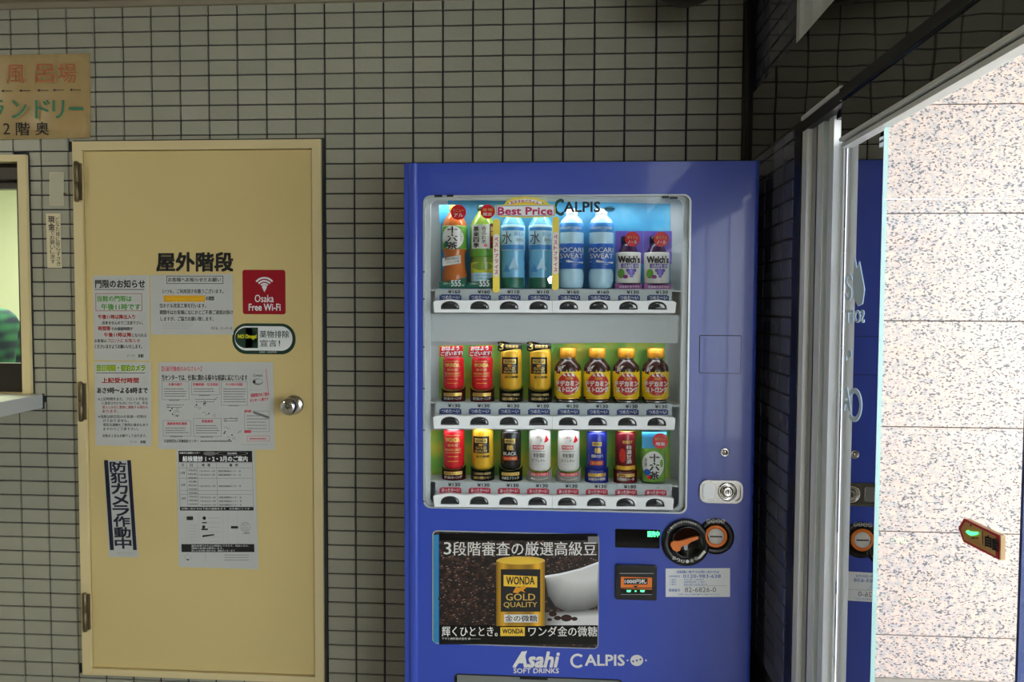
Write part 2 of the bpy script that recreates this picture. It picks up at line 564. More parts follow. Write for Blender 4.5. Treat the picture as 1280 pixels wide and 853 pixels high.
TILE = tile_mesh('tile', 0)
holes = [(HX0 - .002, HX1 + .004, HZ0 - .03, HZ1 + .003), (DX0 - .003, DX1 + .008, DZ0 - .003, DZ1 + .003)]


def clip(r):
    for hx0, hx1, hz0, hz1 in holes:
        x0, x1, z0, z1 = r
        if x1 <= hx0 or x0 >= hx1 or z1 <= hz0 or z0 >= hz1: continue
        c = [(x0, min(x1, hx0), z0, z1), (max(x0, hx1), x1, z0, z1), (x0, x1, z0, min(z1, hz0)), (x0, x1, max(z0, hz1), z1)]
        c = [q for q in c if q[1] - q[0] > .006 and q[3] - q[2] > .006]
        if not c: return None
        r = max(c, key=lambda q: (q[1] - q[0]) * (q[3] - q[2]))
    return r


tiles = []
for j in range(-1, 49):
    z1 = ROW0 - j * .05; z0 = max(z1 - .05, 0.0)
    if z1 <= 0: continue
    for i in range(-34, 14):
        x0 = COL0 + i * .1; x1 = min(x0 + .1, XR - .012)
        if x1 - x0 < .01: continue
        r = clip((x0 + .0024, x1 - .0024, z0 + .0017, z1 - .0017))
        if not r: continue
        px, py = pix(((r[0] + r[1]) / 2, 0, (r[2] + r[3]) / 2))
        seen = -5 < px < 1285 and -5 < py < 858 and not (507 < px < 948 and py > 206) and not (px < 112 and 70 < py < 174)
        full = (r[1] - r[0]) * (r[3] - r[2])
        tiles.append((seen, full > .003, -math.hypot(px - 700, (py - 380) * .8), r))
tiles.sort(key=lambda t: (t[0], t[1], t[2]), reverse=True)
TM = TILE.copy(); TM.name = 'tile'; TM.materials.append(MATS['tile'])
rest = bmesh.new()
for k, (seen, fl_, d_, r) in enumerate(tiles):
    tilt = random.uniform(-.0006, .0006)
    if k < 300:
        o = bpy.data.objects.new('tile', TM); COL.objects.link(o); o.parent = wall
        o.location = Vector(((r[0] + r[1]) / 2, -.0015 + tilt, (r[2] + r[3]) / 2)) - ORI[wall]
        o.scale = (r[1] - r[0], .010, r[3] - r[2]); o.rotation_euler = (random.uniform(-.006, .006), 0, random.uniform(-.006, .006))
    else:
        b0 = len(rest.verts); rest.from_mesh(TILE); rest.verts.ensure_lookup_table()
        for v in rest.verts[b0:]:
            v.co = Vector(((r[0] + r[1]) / 2 + v.co.x * (r[1] - r[0]), -.0015 + tilt + v.co.y * .010, (r[2] + r[3]) / 2 + v.co.z * (r[3] - r[2])))
o = link('tile_field', bm_mesh(rest), 'tile', wall); o['kind'] = 'stuff'

# the right side: dark glazed tiles beside the machine, up to the fascia
FZ0, FZ1 = 1.435 + .447, 1.435 + .662
wr = empty('wall_right', (XR + .05, -.3, 0), kind='structure')
box('grout_bed', XR, XR + .12, -.600, 0.12, 0, FZ0, 'grout', wr)
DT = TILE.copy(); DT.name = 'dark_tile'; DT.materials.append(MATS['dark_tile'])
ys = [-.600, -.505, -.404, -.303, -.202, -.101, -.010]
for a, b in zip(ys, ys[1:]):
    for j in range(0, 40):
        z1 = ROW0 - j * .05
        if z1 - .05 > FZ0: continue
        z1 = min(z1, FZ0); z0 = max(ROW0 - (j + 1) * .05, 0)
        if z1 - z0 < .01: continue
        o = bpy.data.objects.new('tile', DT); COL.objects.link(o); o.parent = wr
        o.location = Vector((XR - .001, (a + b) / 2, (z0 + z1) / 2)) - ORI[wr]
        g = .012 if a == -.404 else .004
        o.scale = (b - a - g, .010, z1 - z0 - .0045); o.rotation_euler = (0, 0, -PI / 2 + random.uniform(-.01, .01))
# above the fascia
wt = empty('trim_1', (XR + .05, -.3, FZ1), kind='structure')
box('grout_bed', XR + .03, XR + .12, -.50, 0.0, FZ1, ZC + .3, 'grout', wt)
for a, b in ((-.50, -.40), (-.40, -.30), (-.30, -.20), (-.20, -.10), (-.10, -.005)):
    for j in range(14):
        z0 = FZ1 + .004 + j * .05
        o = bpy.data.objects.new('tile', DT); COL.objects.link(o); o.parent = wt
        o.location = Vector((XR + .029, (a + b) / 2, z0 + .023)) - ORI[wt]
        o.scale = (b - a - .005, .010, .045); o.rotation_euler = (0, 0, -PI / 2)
boxes('transom_frame', [(XR + .02, XR + .10, -.535, -.505, FZ1, ZC + .3), (XR + .03, XR + .10, -.61, -.54, FZ1, ZC + .3), (XR + .05, XR + .10, -.70, -.61, FZ1, ZC + .3),
                        (XR + .03, XR + .1, -.78, -.70, FZ1, ZC + .3), (XR + .02, XR + .1, -.93, -.79, FZ1, ZC + .3)], 'aluminium', wt)
box('transom_glass', XR + .05, XR + .056, -5.2, -.93, FZ1, ZC + .3, 'door_glass', wt)

# fascia beam of polished dark panel, groove and door track cover
fb = empty('trim_2', (XR, -2, FZ0), kind='structure')
box('fascia', XR, XR + .10, YB, -.012, FZ0 + .006, FZ1, 'fascia_panel', fb)
box('corner_post', XR - .012, XR, -.045, -.006, FZ0, ZC + .2, 'frame_brown', fb)
box('groove', XR - .002, XR + .03, YB, -.02, FZ0 - .022, FZ0 + .008, 'black_metal', fb)
box('silver_lip', XR - .006, XR + .01, -.945, -.66, FZ0 + .004, FZ0 + .014, 'aluminium', fb)
tcv = empty('trim_3', (XR, -2, FZ0 - .12), kind='structure')
box('track_cover', XR - .004, XR + .018, YB, -.952, 1.435 + .350, FZ0 - .018, 'fascia_panel', tcv)
box('header', XR + .02, XR + .10, YB, -.845, FZ0 - .035, FZ0 + .006, 'black_metal', tcv)
box('upper_lip', XR - .010, XR, YB, -.952, FZ0 - .020, FZ0 + .004, 'black_metal', tcv)
boxes('lower_edge', [(XR - .008, XR + .02, YB, -.952, 1.435 + .343, 1.435 + .350), (XR - .002, XR + .02, YB, -.952, 1.435 + .330, 1.435 + .339)], 'aluminium', tcv)
box('shadow_gap', XR + .002, XR + .02, YB, -.955, 1.435 + .338, 1.435 + .344, 'frame_brown', tcv)

# entrance: dark post, stepped aluminium jamb, panes
d2 = empty('door_2', (XR + .05, -1.2, 0), kind='structure')
JZ = FZ0 - .02
box('post', XR - .004, XR + .10, -.655, -.602, 0, JZ, 'black_metal', d2)
box('jamb', XR + .0, XR + .041, -.695, -.655, 0, JZ, 'aluminium', d2)
box('jamb', XR + .013, XR + .041, -.725, -.695, 0, JZ, 'steel', d2)
box('jamb_groove', XR + .016, XR + .041, -.732, -.725, 0, JZ, 'black_metal', d2)
box('jamb', XR + .014, XR + .041, -.775, -.732, 0, JZ, 'aluminium', d2)
box('jamb', XR + .026, XR + .041, -.795, -.775, 0, JZ, 'glass_edge', d2)
box('jamb', XR + .020, XR + .041, -.830, -.795, 0, JZ, 'aluminium', d2)
box('jamb_bead', XR + .040, XR + .044, -.836, -.825, 0, JZ, 'white', d2)
XG = XR + .010
# side pane stands at a small angle
p0 = Vector((XG, -.852)); p1x = atX(1077, 400, XG)
ang = 0.0


def side_pane():
    g = empty('window_2', (XG, -.96, 0), kind='structure')
    bm = bmesh.new(); dx, dy = -math.sin(ang), -math.cos(ang); L = .2
    while pix((XR + .047 + dx * L, -.836 + dy * L, 1.4))[0] < 1098: L += .004
    a = Vector((XR + .047, -.836, 0)); b = a + Vector((dx * L, dy * L, 0)); n = Vector((math.cos(ang), -math.sin(ang), 0)) * .004
    vs = [bm.verts.new(p + Vector((0, 0, z))) for z in (0.02, JZ - .06) for p in (a, b, b + n, a + n)]
    for f in ((0, 1, 2, 3), (7, 6, 5, 4), (0, 4, 5, 1), (1, 5, 6, 2), (2, 6, 7, 3), (3, 7, 4, 0)): bm.faces.new([vs[i] for i in f])
    link('pane', bm_mesh(bm), 'side_glass', g)
    Q = Print(on_x(XR + .0465), .0004)  # reflection of the machine's side lettering, painted onto the pane
    Q.poly([(1068, 320), (1071, 336), (1074, 326), (1080.5, 362), (1078, 380), (1072, 383), (1067, 372), (1066, 350)], 'reflection_paint', 1)
    Q.ring(1060.5, 351, 2.2, 4.6, 'reflection_paint', 1, 0, 270, 14, 2.0); Q.ring(1060, 367, 2.2, 4.6, 'reflection_paint', 1, 180, 450, 14, 2.0)
    Q.text('SOFT', 1056.5, 388, 1079.5, 403.5, 'reflection_paint', .03, 1, mirror=True)
    Q.oval(1061.5, 443, 2.6, 5, 'reflection_paint', 1); Q.oval(1057, 448, 1.2, 3, 'reflection_paint', 1)
    Q.ring(1067.5, 506.5, 6.5, 9.5, 'reflection_paint', 1, -135, 135, 20, 2.25); Q.text('A', 1053.5, 485, 1062.5, 513, 'reflection_paint', .03, 1)
    Q.flush('painted_reflection', g)
    return a, b


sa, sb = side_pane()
print('side pane px', pix((sa.x, sa.y, 1.4)), pix((sb.x, sb.y, 1.4)))
ye = atX(1100, 400, XG).y; y2 = atX(1279, 600, XG).y
box('pane', XG, XG + .006, y2, ye + .0, 0.02, JZ - .06, 'door_glass', d2)
box('pane_edge', XG - .001, XG + .007, ye, ye + .0015, 0.02, JZ - .06, 'glass_edge', d2)
box('pane_edge', XG - .002, XG + .008, y2 - .006, y2, 0.02, JZ - .06, 'label_navy', d2)
box('pane', XG, XG + .006, y2 - 1.4, y2 - .006, 0.02, JZ - .06, 'door_glass', d2)
box('rail', XG - .005, XG + .02, YB, -.86, 0, .02, 'aluminium', d2)
box('wall_entrance', XR, XR + .1, YB, y2 - 1.4, 0, FZ0 - .13, 'plaster')['kind'] = 'structure'

# wall behind the camera, far left wall, floor, ceiling
box('floor', -4.3, 5.5, -7, 3.2, -.05, 0, 'floor_stone')['kind'] = 'structure'
box('trim_4', -4.2, XR - .012, -.02, 0, 2.437, ZC, 'ceiling_paint')['kind'] = 'structure'
box('ceiling', -4.3, XR + .02, YB, 0, ZC, ZC + .1, 'ceiling_paint')['kind'] = 'structure'
box('wall_rear', -4.3, XR + .1, YB - .1, YB, 0, ZC + .2, 'plaster')['kind'] = 'structure'
box('wall_left', -4.3, -4.2, YB, 0, 0, ZC, 'plaster')['kind'] = 'structure'
# office behind the hatch
boxes('wall_office', [(-4.2, -1.2, 2.2, 2.3, 0, 2.7), (-4.3, -4.2, .12, 2.3, 0, 2.7), (-1.3, -1.2, .12, 2.3, 0, 2.7), (-4.2, -1.2, .12, 2.3, 2.6, 2.7)], 'office_wall')['kind'] = 'structure'

# outside: granite facing, return wall, unseen canopy holding back the sky
gw = empty('wall_outside', (1.8, .5, 0), kind='structure')
GX = 1.182; GY = .45
box('core', GX, 4.2, GY + .02, GY + .2, 0, 3.1, 'grout', gw)
for k in range(8):
    zt = 1.435 + .3487 + .4035 * 2 - .4035 * k
    if zt <= 0: continue
    zb = max(zt - .4035, 0)
    for n_, (xa, xb) in enumerate(((GX, GX + .78), (GX + .78, GX + 1.58), (GX + 1.58, GX + 2.4))):
        o = box('granite_slab', xa + .0015, xb - .0015, GY, GY + .02, zb + .0016, zt - .0016, 'granite', gw, bev=.0012, seg=1)
box('wall_return', XR + .14, XR + .2, .0, 2.6, 0, 2.9, 'outer_wall')['kind'] = 'structure'
ow = box('wall_side', XR + .2, 4.2, 2.5, 2.6, 0, 2.9, 'outer_wall'); ow['kind'] = 'structure'
cn = box('shade_canopy', XR + .13, 3.4, -4.6, 2.7, 2.72, 2.82, 'ceiling_paint'); cn['kind'] = 'structure'  # out of view, enlarged to block high sky light from machine and alley

# ================================================================== HATCH WINDOW, COUNTER, CLERK
wn = empty('window_1', ((HX0 + HX1) / 2, 0, HZ0), kind='structure')
plate('window_frame', [[(HX0, HZ0), (HX1, HZ0), (HX1, HZ1), (HX0, HZ1)], [(HX0 + .03, HZ0 + .002), (HX1 - .030, HZ0 + .002), (HX1 - .030, HZ1 - .023), (HX0 + .03, HZ1 - .023)]],
      -.022, .09, 'door_frame_paint', wn)
plate('sash', [[(HX0 + .03, HZ0 + .002), (HX1 - .03, HZ0 + .002), (HX1 - .03, HZ1 - .023), (HX0 + .03, HZ1 - .023)],
               [(HX0 + .07, 1.218), (HX1 - .064, 1.218), (HX1 - .064, 1.832), (HX0 + .07, 1.832)]], .02, .06, 'frame_brown', wn)
box('sash_rail', HX0 + .03, HX1 - .03, .0, .05, 1.858, 1.905, 'frame_brown', wn, bev=.004)
box('pane', HX0 + .07, HX1 - .064, .036, .040, 1.218, 1.832, 'hatch_glass', wn)
box('sealant', HX1, HX1 + .006, -.008, .002, HZ0, HZ1, 'dark_seal', wn)

ct = empty('counter', (-2.3, -.15, 1.05))
tag(ct, 'white laminate counter shelf under the office hatch at the left edge', 'counter')
cpts = [(-2.8, 0.0), (-1.836, 0.0), (-1.812, -.30), (-2.8, -.30)]


def slab(name, pts, z0, z1, m, par):
    bm = bmesh.new(); a = [bm.verts.new((x, y, z0)) for x, y in pts]; b = [bm.verts.new((x, y, z1)) for x, y in pts]
    bm.faces.new(a[::-1]); bm.faces.new(b)
    for i in range(len(pts)): bm.faces.new((a[i], a[(i + 1) % len(pts)], b[(i + 1) % len(pts)], b[i]))
    return link(name, bm_mesh(bm), m, par)


slab('top', cpts, 1.068, 1.114, 'sill_laminate', ct)
slab('edge_band', [(-1.8355, -.008), (-1.832, -.008), (-1.8085, -.303), (-1.812, -.303)], 1.066, 1.113, 'sill_edge', ct)
slab('end_cap', [(-1.8355, -.012), (-1.829, -.012), (-1.829, -.001), (-1.8355, -.001)], 1.062, 1.115, 'dark_seal', ct)


def person():
    root = empty('person', (-2.42, .62, .45), 'person in a dark green plaid shirt behind the office hatch glass', 'person')
    S = at(13, 366, .62)           # top of the near shoulder
    J = {'pel': (S.x - .16, .66, .52), 'wai': (S.x - .15, .66, .74), 'che': (S.x - .17, .655, 1.02), 'nk0': (S.x - .20, .655, 1.24), 'nk1': (S.x - .24, .655, 1.33),
         'hd0': (S.x - .30, .655, 1.42), 'hd1': (S.x - .31, .655, 1.52),
         'sh1': (S.x - .045, .58, S.z - .075), 'el1': (S.x - .02, .50, .93), 'wr1': (S.x - .24, .38, .90), 'ha1': (S.x - .31, .36, .90),
         'sh2': (S.x - .34, .78, 1.17), 'el2': (S.x - .42, .82, .92), 'wr2': (S.x - .56, .62, .90), 'ha2': (S.x - .62, .57, .90),
         'hp1': (S.x - .14, .57, .52), 'kn1': (S.x - .58, .55, .52), 'an1': (S.x - .60, .55, .10), 'ft1': (S.x - .74, .55, .05),
         'hp2': (S.x - .14, .75, .52), 'kn2': (S.x - .58, .77, .52), 'an2': (S.x - .60, .77, .10), 'ft2': (S.x - .74, .77, .05)}
    R = {'pel': .15, 'wai': .135, 'che': .15, 'nk0': .075, 'nk1': .055, 'hd0': .085, 'hd1': .078, 'sh1': .075, 'el1': .05, 'wr1': .033, 'ha1': .032,
         'sh2': .075, 'el2': .05, 'wr2': .033, 'ha2': .032, 'hp1': .09, 'kn1': .065, 'an1': .045, 'ft1': .035, 'hp2': .09, 'kn2': .065, 'an2': .045, 'ft2': .035}
    E_ = ['pel wai', 'wai che', 'che nk0', 'nk0 nk1', 'nk1 hd0', 'hd0 hd1', 'che sh1', 'sh1 el1', 'el1 wr1', 'wr1 ha1', 'che sh2', 'sh2 el2', 'el2 wr2', 'wr2 ha2',
          'pel hp1', 'hp1 kn1', 'kn1 an1', 'an1 ft1', 'pel hp2', 'hp2 kn2', 'kn2 an2', 'an2 ft2']

    def grow(name, edges, extra, root_v, m, par):
        ks = []
        for e in edges:
            for q in e.split():
                if q not in ks: ks.append(q)
        me = bpy.data.meshes.new(name); me.from_pydata([J[k] for k in ks], [tuple(ks.index(q) for q in e.split()) for e in edges], [])
        o = bpy.data.objects.new(name, me); COL.objects.link(o)
        o.modifiers.new('s', 'SKIN'); o.modifiers.new('d', 'SUBSURF').levels = 2
        for i, k in enumerate(ks):
            me.skin_vertices[0].data[i].radius = (R[k] + extra,) * 2; me.skin_vertices[0].data[i].use_root = k == root_v
        dg = bpy.context.evaluated_depsgraph_get(); r = bpy.data.meshes.new_from_object(o.evaluated_get(dg))
        bpy.data.objects.remove(o)
        for p in r.polygons: p.use_smooth = True
        r.materials.clear()
        return link(name, r, m, par)
    # fingers
    for s, wx in (('1', -1), ('2', -1)):
        h = Vector(J['ha' + s])
        for q, (dy, L, dz) in enumerate(((-.03, .065, 0), (-.010, .075, 0), (.010, .07, 0), (.03, .055, 0))):
            J[f'f{s}{q}a'] = tuple(h + Vector((-.03, dy * .8, 0))); J[f'f{s}{q}b'] = tuple(h + Vector((-.03 - L * .6, dy, -.006))); J[f'f{s}{q}c'] = tuple(h + Vector((-.03 - L, dy, -.022)))
            R[f'f{s}{q}a'] = .010; R[f'f{s}{q}b'] = .009; R[f'f{s}{q}c'] = .007
            E_.extend([f'ha{s} f{s}{q}a', f'f{s}{q}a f{s}{q}b', f'f{s}{q}b f{s}{q}c'])
    grow('body', E_, 0, 'pel', 'skin', root)
    grow('shirt', ['pel wai', 'wai che', 'che nk0', 'che sh1', 'sh1 el1', 'el1 wr1', 'che sh2', 'sh2 el2', 'el2 wr2'], .030, 'pel', 'plaid', root)
    grow('trousers', ['pel hp1', 'hp1 kn1', 'kn1 an1', 'pel hp2', 'hp2 kn2', 'kn2 an2'], .012, 'pel', 'navy_ink', root)
    h = Vector(J['hd1'])
    bm = bmesh.new(); bmesh.ops.create_uvsphere(bm, u_segments=20, v_segments=14, radius=.098)
    bmesh.ops.delete(bm, geom=[v for v in bm.verts if v.co.z < -.03 and v.co.x < .02 or v.co.z < -.075], context='VERTS')
    for v in bm.verts: v.co = h + Vector((v.co.x * 1.08 + .012, v.co.y * .95, v.co.z * 1.1))
    link('hair', bm_mesh(bm), 'hair', root)
    for sy in (-1, 1):
        lathe('eye', [(.001, -.0), (.009, .004), (.009, .010), (.001, .014)], h.x - .083, h.y + sy * .032, 'white', root, n=10).location.z += h.z - .05 - .0
    return root, S


pr_, S_ = person()
# ================================================================== STEEL DOOR
dr = empty('door_1', ((DX0 + DX1) / 2, 0, DZ0), kind='structure')
plate('door_frame', [[(DX0, DZ0), (DX1, DZ0), (DX1, DZ1), (DX0, DZ1)], [(DX0 + .031, DZ0 + .022), (DX1 - .031, DZ0 + .022), (DX1 - .031, DZ1 - .030), (DX0 + .031, DZ1 - .030)]],
      -.020, .10, 'door_frame_paint', dr)
LX0, LX1, LZ0, LZ1 = DX0 + .0335, DX1 - .0335, DZ0 + .0245, DZ1 - .0325
box('door_leaf', LX0, LX1, -.010, .03, LZ0, LZ1, 'door_paint', dr, bev=.0015, seg=1)
boxes('leaf_shadow_gap', [(DX0 + .03, DX1 - .03, .03, .05, DZ0 + .02, DZ1 - .028)], 'black_metal', dr)
plate('sealant', [[(DX0 - .004, DZ0 - .004), (DX1 + .010, DZ0 - .004), (DX1 + .010, DZ1 + .006), (DX0 - .004, DZ1 + .006)],
                  [(DX0 + .0001, DZ0 + .0001), (DX1 - .0001, DZ0 + .0001), (DX1 - .0001, DZ1 - .0001), (DX0 + .0001, DZ1 - .0001)]], -.008, .02, 'dark_seal', dr)
for py0, py1 in ((203, 252), (478, 526), (741, 788)):
    z0 = at(105, py1, -.02).z; z1 = at(105, py0, -.02).z
    hx = DX0 + .020; zm = (z0 + z1) / 2
    hg = lathe('hinge', [(.003, z0 - .003), (.0075, z0), (.0075, zm - .001), (.006, zm), (.0075, zm + .001), (.0075, z1), (.003, z1 + .003)], hx, -.030, 'hinge_metal', dr, n=14)
    boxes('hinge_plate', [(hx - .012, hx + .014, -.026, -.019, z0 + .004, z1 - .004)], 'hinge_metal', hg)
kc = at(365, 507, -.03)
kn = lathe('door_knob', [(.034, -.010), (.034, -.014), (.028, -.018), (.014, -.020), (.012, -.040), (.026, -.048), (.031, -.060), (.028, -.070), (.014, -.076), (.001, -.0765)], kc.x, kc.z, 'chrome', dr, axis='y', n=32)
box('keyhole', kc.x - .0015, kc.x + .0015, -.0785, -.0765, kc.z - .006, kc.z + .006, 'black_metal', kn)
P = Print(on_y(-.0104))
P.text('屋外階段', 196, 316, 291, 339, 'ink', bold=.045)
P.flush('door_lettering', dr)


# ------------------------------------------------------------------ paper notices on the door
def sheet(name, x0, y0, x1, y1, label, cat, m='paper', Y=-.0108, th=.0006, sk=(0, 0, 0, 0), group=None):
    """x0.. in photo pixels; sk = x shift of bottom-left, bottom-right, y shift of top-right, bottom-right"""
    pts = [(x0, y0), (x1, y0 + sk[2]), (x1 + sk[1], y1 + sk[3]), (x0 + sk[0], y1)]
    b = at((x0 + x1) / 2, y1, Y)
    root = empty(name, (b.x, Y, b.z), label, cat, group)
    plate('paper', [pxpoly(pts, Y)], Y - th, Y, m, root)
    sl = (sk[0] + sk[1]) / 2 / (y1 - y0)

    def fn(x, y, off):
        return at(x + sl * (y - y0), y, Y - th - off)
    return root, Print(fn, .0003)


s, P = sheet('paper_notice', 116, 345, 186, 450, 'white curfew notice with green boxed text, top left of the door papers', 'notice', sk=(2, 1, -1, 1))
P.text('門限のお知らせ', 119, 350, 181, 360, 'ink', .03); P.rect(118, 361.5, 180, 362.6, 'grey_ink')
P.frame(119, 367, 177, 389, .5, 'red_ink')
P.text('当館の門限は', 121, 370, 164, 377, 'green_ink', .03); P.text('午後11時です', 126, 380, 175, 387.5, 'green_ink', .03)
P.text('午後11時以降出入り', 122, 393.5, 168, 399, 'red_ink', .03); P.text('出来ませんのでご注意下さい。', 127, 401.5, 178, 406, 'ink', .02)
P.text('時間等', 122, 408, 137, 413.5, 'red_ink', .03); P.text('での帰館時間が', 138, 409, 165, 413.5, 'ink', .02)
P.text('午後11時以降', 129, 416, 163, 421.5, 'red_ink', .03); P.text('になられる', 164, 417, 182, 421.5, 'ink', .02)
P.text('お客様は', 117, 424, 132, 428.5, 'ink', .02); P.text('フロントに', 133, 423.5, 153, 428.5, 'red_ink', .02); P.text('お知らせ', 155, 423.5, 174, 428.5, 'red_ink', .02)
P.text('くださいますようお願いいたします。', 117, 431, 176, 436, 'ink', .02)
P.text('ビーバー', 158, 443, 168, 446.5, 'grey_ink', .01); P.text('支配', 171, 443, 178, 447, 'ink', .03)
P.flush('print', s)

s, P = sheet('paper_notice', 118, 452, 188.5, 557, 'white reception hours notice with red heading, below the curfew notice on the door', 'notice', sk=(1.5, 1, 1, 1))
P.text('当日時間・宿泊カメラ', 121, 456.5, 181, 464, 'green_ink', .07); P.text('当日時間・宿泊カメラ', 121.3, 457, 181.3, 464.5, 'lime', .0, lay=3); P.rect(120, 466, 181, 467, 'grey_ink')
P.text('上記受付時間', 127, 472.5, 173, 479, 'red_ink', .04); P.text('あさ9時～よる8時まで', 121, 484.5, 184, 492, 'ink', .03)
for k, (t, x, c) in enumerate((('※上記時間外また、フロント不在の', 122, 'ink'), ('に返却されたものについては、不法', 127, 'ink'), ('侵入とみなし警察に通報する場合も', 127, 'red_ink'), ('あります。', 127, 'red_ink'), ('※当館は前日迄のお客様一切受付', 122, 'ink'), ('けておりません。', 128, 'ink'), ('電気洗濯機をご使用の場合もあり', 128, 'ink'), ('ますのでご了承下さい。', 128, 'ink'))):
    y = 497 + k * 5.15 + (1.5 if k > 3 else 0); w = 4.0 * len(t); P.text(t, x, y, min(x + w, 184), y + 3.9, c, .01)
P.text('女性の１名もお断りしております。', 127, 543, 182, 547, 'ink', .01); P.text('ビーバー', 162, 551, 171, 554, 'grey_ink', .01); P.text('支配', 174, 551, 181, 554.5, 'ink', .03)
P.flush('print', s)

s, P = sheet('paper_notice', 188, 344, 291, 418.5, 'white guest notice with an orange strip of tape across the second line', 'notice', sk=(1, 1, -1.5, 0))
P.frame(208, 345, 279, 355, .6, 'ink'); P.text('お客様へお知らせとお願い', 210, 347, 276, 352.5, 'ink', .02)
P.text('いつも、ご利用頂き有難うございます。', 203, 361.5, 279, 367, 'ink', .015); P.rect(204, 369.5, 256, 377.5, 'orange_tape', 1); P.text('の期間', 257, 370.5, 267, 376, 'ink', .02)
P.lines(208, 372, 252, 376, 1, 'yellow_print', rnd=0)
P.text('当ホテル改装工事を行います。', 199, 379.5, 257, 385, 'ink', .015); P.text('期間中はお客様になにかとご不便ご迷惑お掛け', 199, 387.8, 290.5, 393.4, 'ink', .015)
P.text('しますが、ご協力お願い致します。', 200, 396, 266, 401.5, 'ink', .015); P.text('ホテル　ビーバー８', 263, 408.5, 289, 412.5, 'ink', .01)
P.lines(202, 403, 244, 412, 3, 'sill_edge', .3)
P.flush('print', s)

# stickers
b = at(330, 393, -.0106)
s = empty('wireless_sticker', (b.x, -.0106, b.z), 'square dark red free wireless internet sticker on the door', 'sticker')
plate('sticker_sheet', [rrect(*pxrect(303.5, 337.5, 356.8, 393, -.0106), .008)], -.0113, -.0106, 'crimson', s)
P = Print(on_y(-.0113))
for r in (12.8, 8.9, 5.2): P.ring(330.5, 360 + 0, r - 1.1, r + 1.1, 'white', 1, 38, 142, 16, .98); 
P.oval(330.5, 359, 3.0, 2.6, 'white'); P.poly([(327.8, 360), (333.2, 360), (330.5, 365.8)], 'white')
P.text('Osaka', 318.5, 368.5, 342, 378, 'white', .02); P.text('Free Wi-Fi', 311, 380, 350.5, 388.5, 'white', .03)
P.flush('print', s)

b = at(330, 444, -.0106)
s = empty('pledge_sticker', (b.x, -.0106, b.z), 'dark green and white capsule shaped anti drug pledge sticker on the door', 'sticker')
z = pxrect(290.5, 404.5, 369.5, 443, -.0106)
plate('sticker_sheet', [rrect(*z, .050, 12)], -.0113, -.0106, 'deep_green', s)
plate('white_field', [rrect(*pxrect(293.5, 408, 365.5, 438.5, -.0113), .040, 12)], -.0116, -.0113, 'white', s)
P = Print(on_y(-.0116))
P.oval(308, 422.5, 14.2, 13.0, 'deep_green'); P.rect(307, 409.6, 322.5, 435.4, 'deep_green'); P.text('NO Drugs!', 297.5, 418.5, 320.5, 424.5, 'lime', .07)
P.text('薬物排除', 324.5, 413.5, 361.5, 422.5, 'deep_green', .015); P.text('宣言！', 325, 425, 350, 433.5, 'deep_green', .015); P.text('大阪府・大阪府警察', 324, 439.3, 346, 441.3, 'white', 0)
P.flush('print', s)

s, P = sheet('paper_poster', 198, 453, 341.5, 561.5, 'large landscape advice centre poster with pink headings on the door', 'poster', sk=(0, 2, 0, 1))
P.text('【日雇労働者のみなさんへ】', 202, 458, 252, 464.5, 'pink_ink', .01); P.text('当センターでは、仕事に関わる様々な相談に応じています', 202, 468.5, 309, 476, 'ink', .025)
for (x0, y0, x1, y1, t) in ((202, 477, 236, 500, '仕事の紹介'), (239, 477, 274, 494, '労働相談・生活相談'), (276, 477, 309, 507, 'その他の相談'), (203, 526, 238, 545.5, '高齢者特別清掃'), (241, 523, 276, 546, '技能講習')):
    P.frame(x0, y0, x1, y1, .35, 'grey_ink'); c = (x0 + x1) / 2; w = len(t) * 1.75
    P.text(t, c - w, y0 + 2, c + w, y0 + 5.6, 'pink_ink', .03); P.lines(x0 + 3, y0 + 8, x1 - 2, y1 - 3, max(2, int((y1 - y0 - 10) / 3)), 'grey_ink', .35); P.lines(x0 + 9, y1 - 1, x1 - 10, y1 + 2, 1, 'grey_ink', .4)
random.seed(11)
for (x0, y0, x1, y1) in ((208, 505, 230, 523), (244, 498, 271, 520), (279, 522, 300, 550)):
    for q in range(9):
        cx, cy = random.uniform(x0, x1), random.uniform(y0, y1); P.ring(cx, cy, 1.4, 1.8, 'grey_ink', 2, 0, random.choice((200, 360)), 8)
    for q in range(4): P.oval(random.uniform(x0, x1), random.uniform(y0 + 6, y1), .9, .9, 'ink', 3, 6)
    P.lines(x0, y0, x1, y0 + 6, 2, 'grey_ink', .3)
P.oval(322, 477.5, 6.5, 4, 'grey_ink', 2); P.oval(323, 477, 5, 2.8, 'card_grey', 3); P.oval(317.5, 477.5, 1.8, 1.8, 'ink', 4); P.text('Contact', 316, 467.5, 328, 471, 'ink', .02)
P.poly([(332, 461), (332.6, 461), (335.3, 490), (334.7, 490)], 'pink_ink'); P.frame(313, 464, 332, 488, .3, 'sill_edge')
P.text('相談窓口のご案内', 313, 492.5, 336, 497, 'pink_ink', .03, dy=-2); P.text('センター１階です', 312, 499, 335, 503, 'pink_ink', .03, dy=-2)
P.frame(305, 514, 336, 540, .35, 'grey_ink'); P.poly([(316, 514), (336, 521), (336, 524), (316, 517)], 'grey_ink', 2); P.lines(308, 518, 334, 538, 5, 'grey_ink', .25); P.text('案内図', 305, 512.5, 313, 516, 'pink_ink', .03); P.rect(304.5, 538, 313, 541.5, 'pink_ink', 3)
P.frame(308, 545, 336, 552, .4, 'pink_ink'); P.lines(311, 547, 333, 550.5, 1, 'pink_ink', .5)
P.text('公益財団法人労働福祉センター', 204, 549.5, 247, 553.5, 'ink', .01); P.lines(250, 550, 295, 553.5, 1, 'grey_ink', .5); P.lines(300, 555, 337, 557, 1, 'sill_edge', .5)
P.flush('print', s)

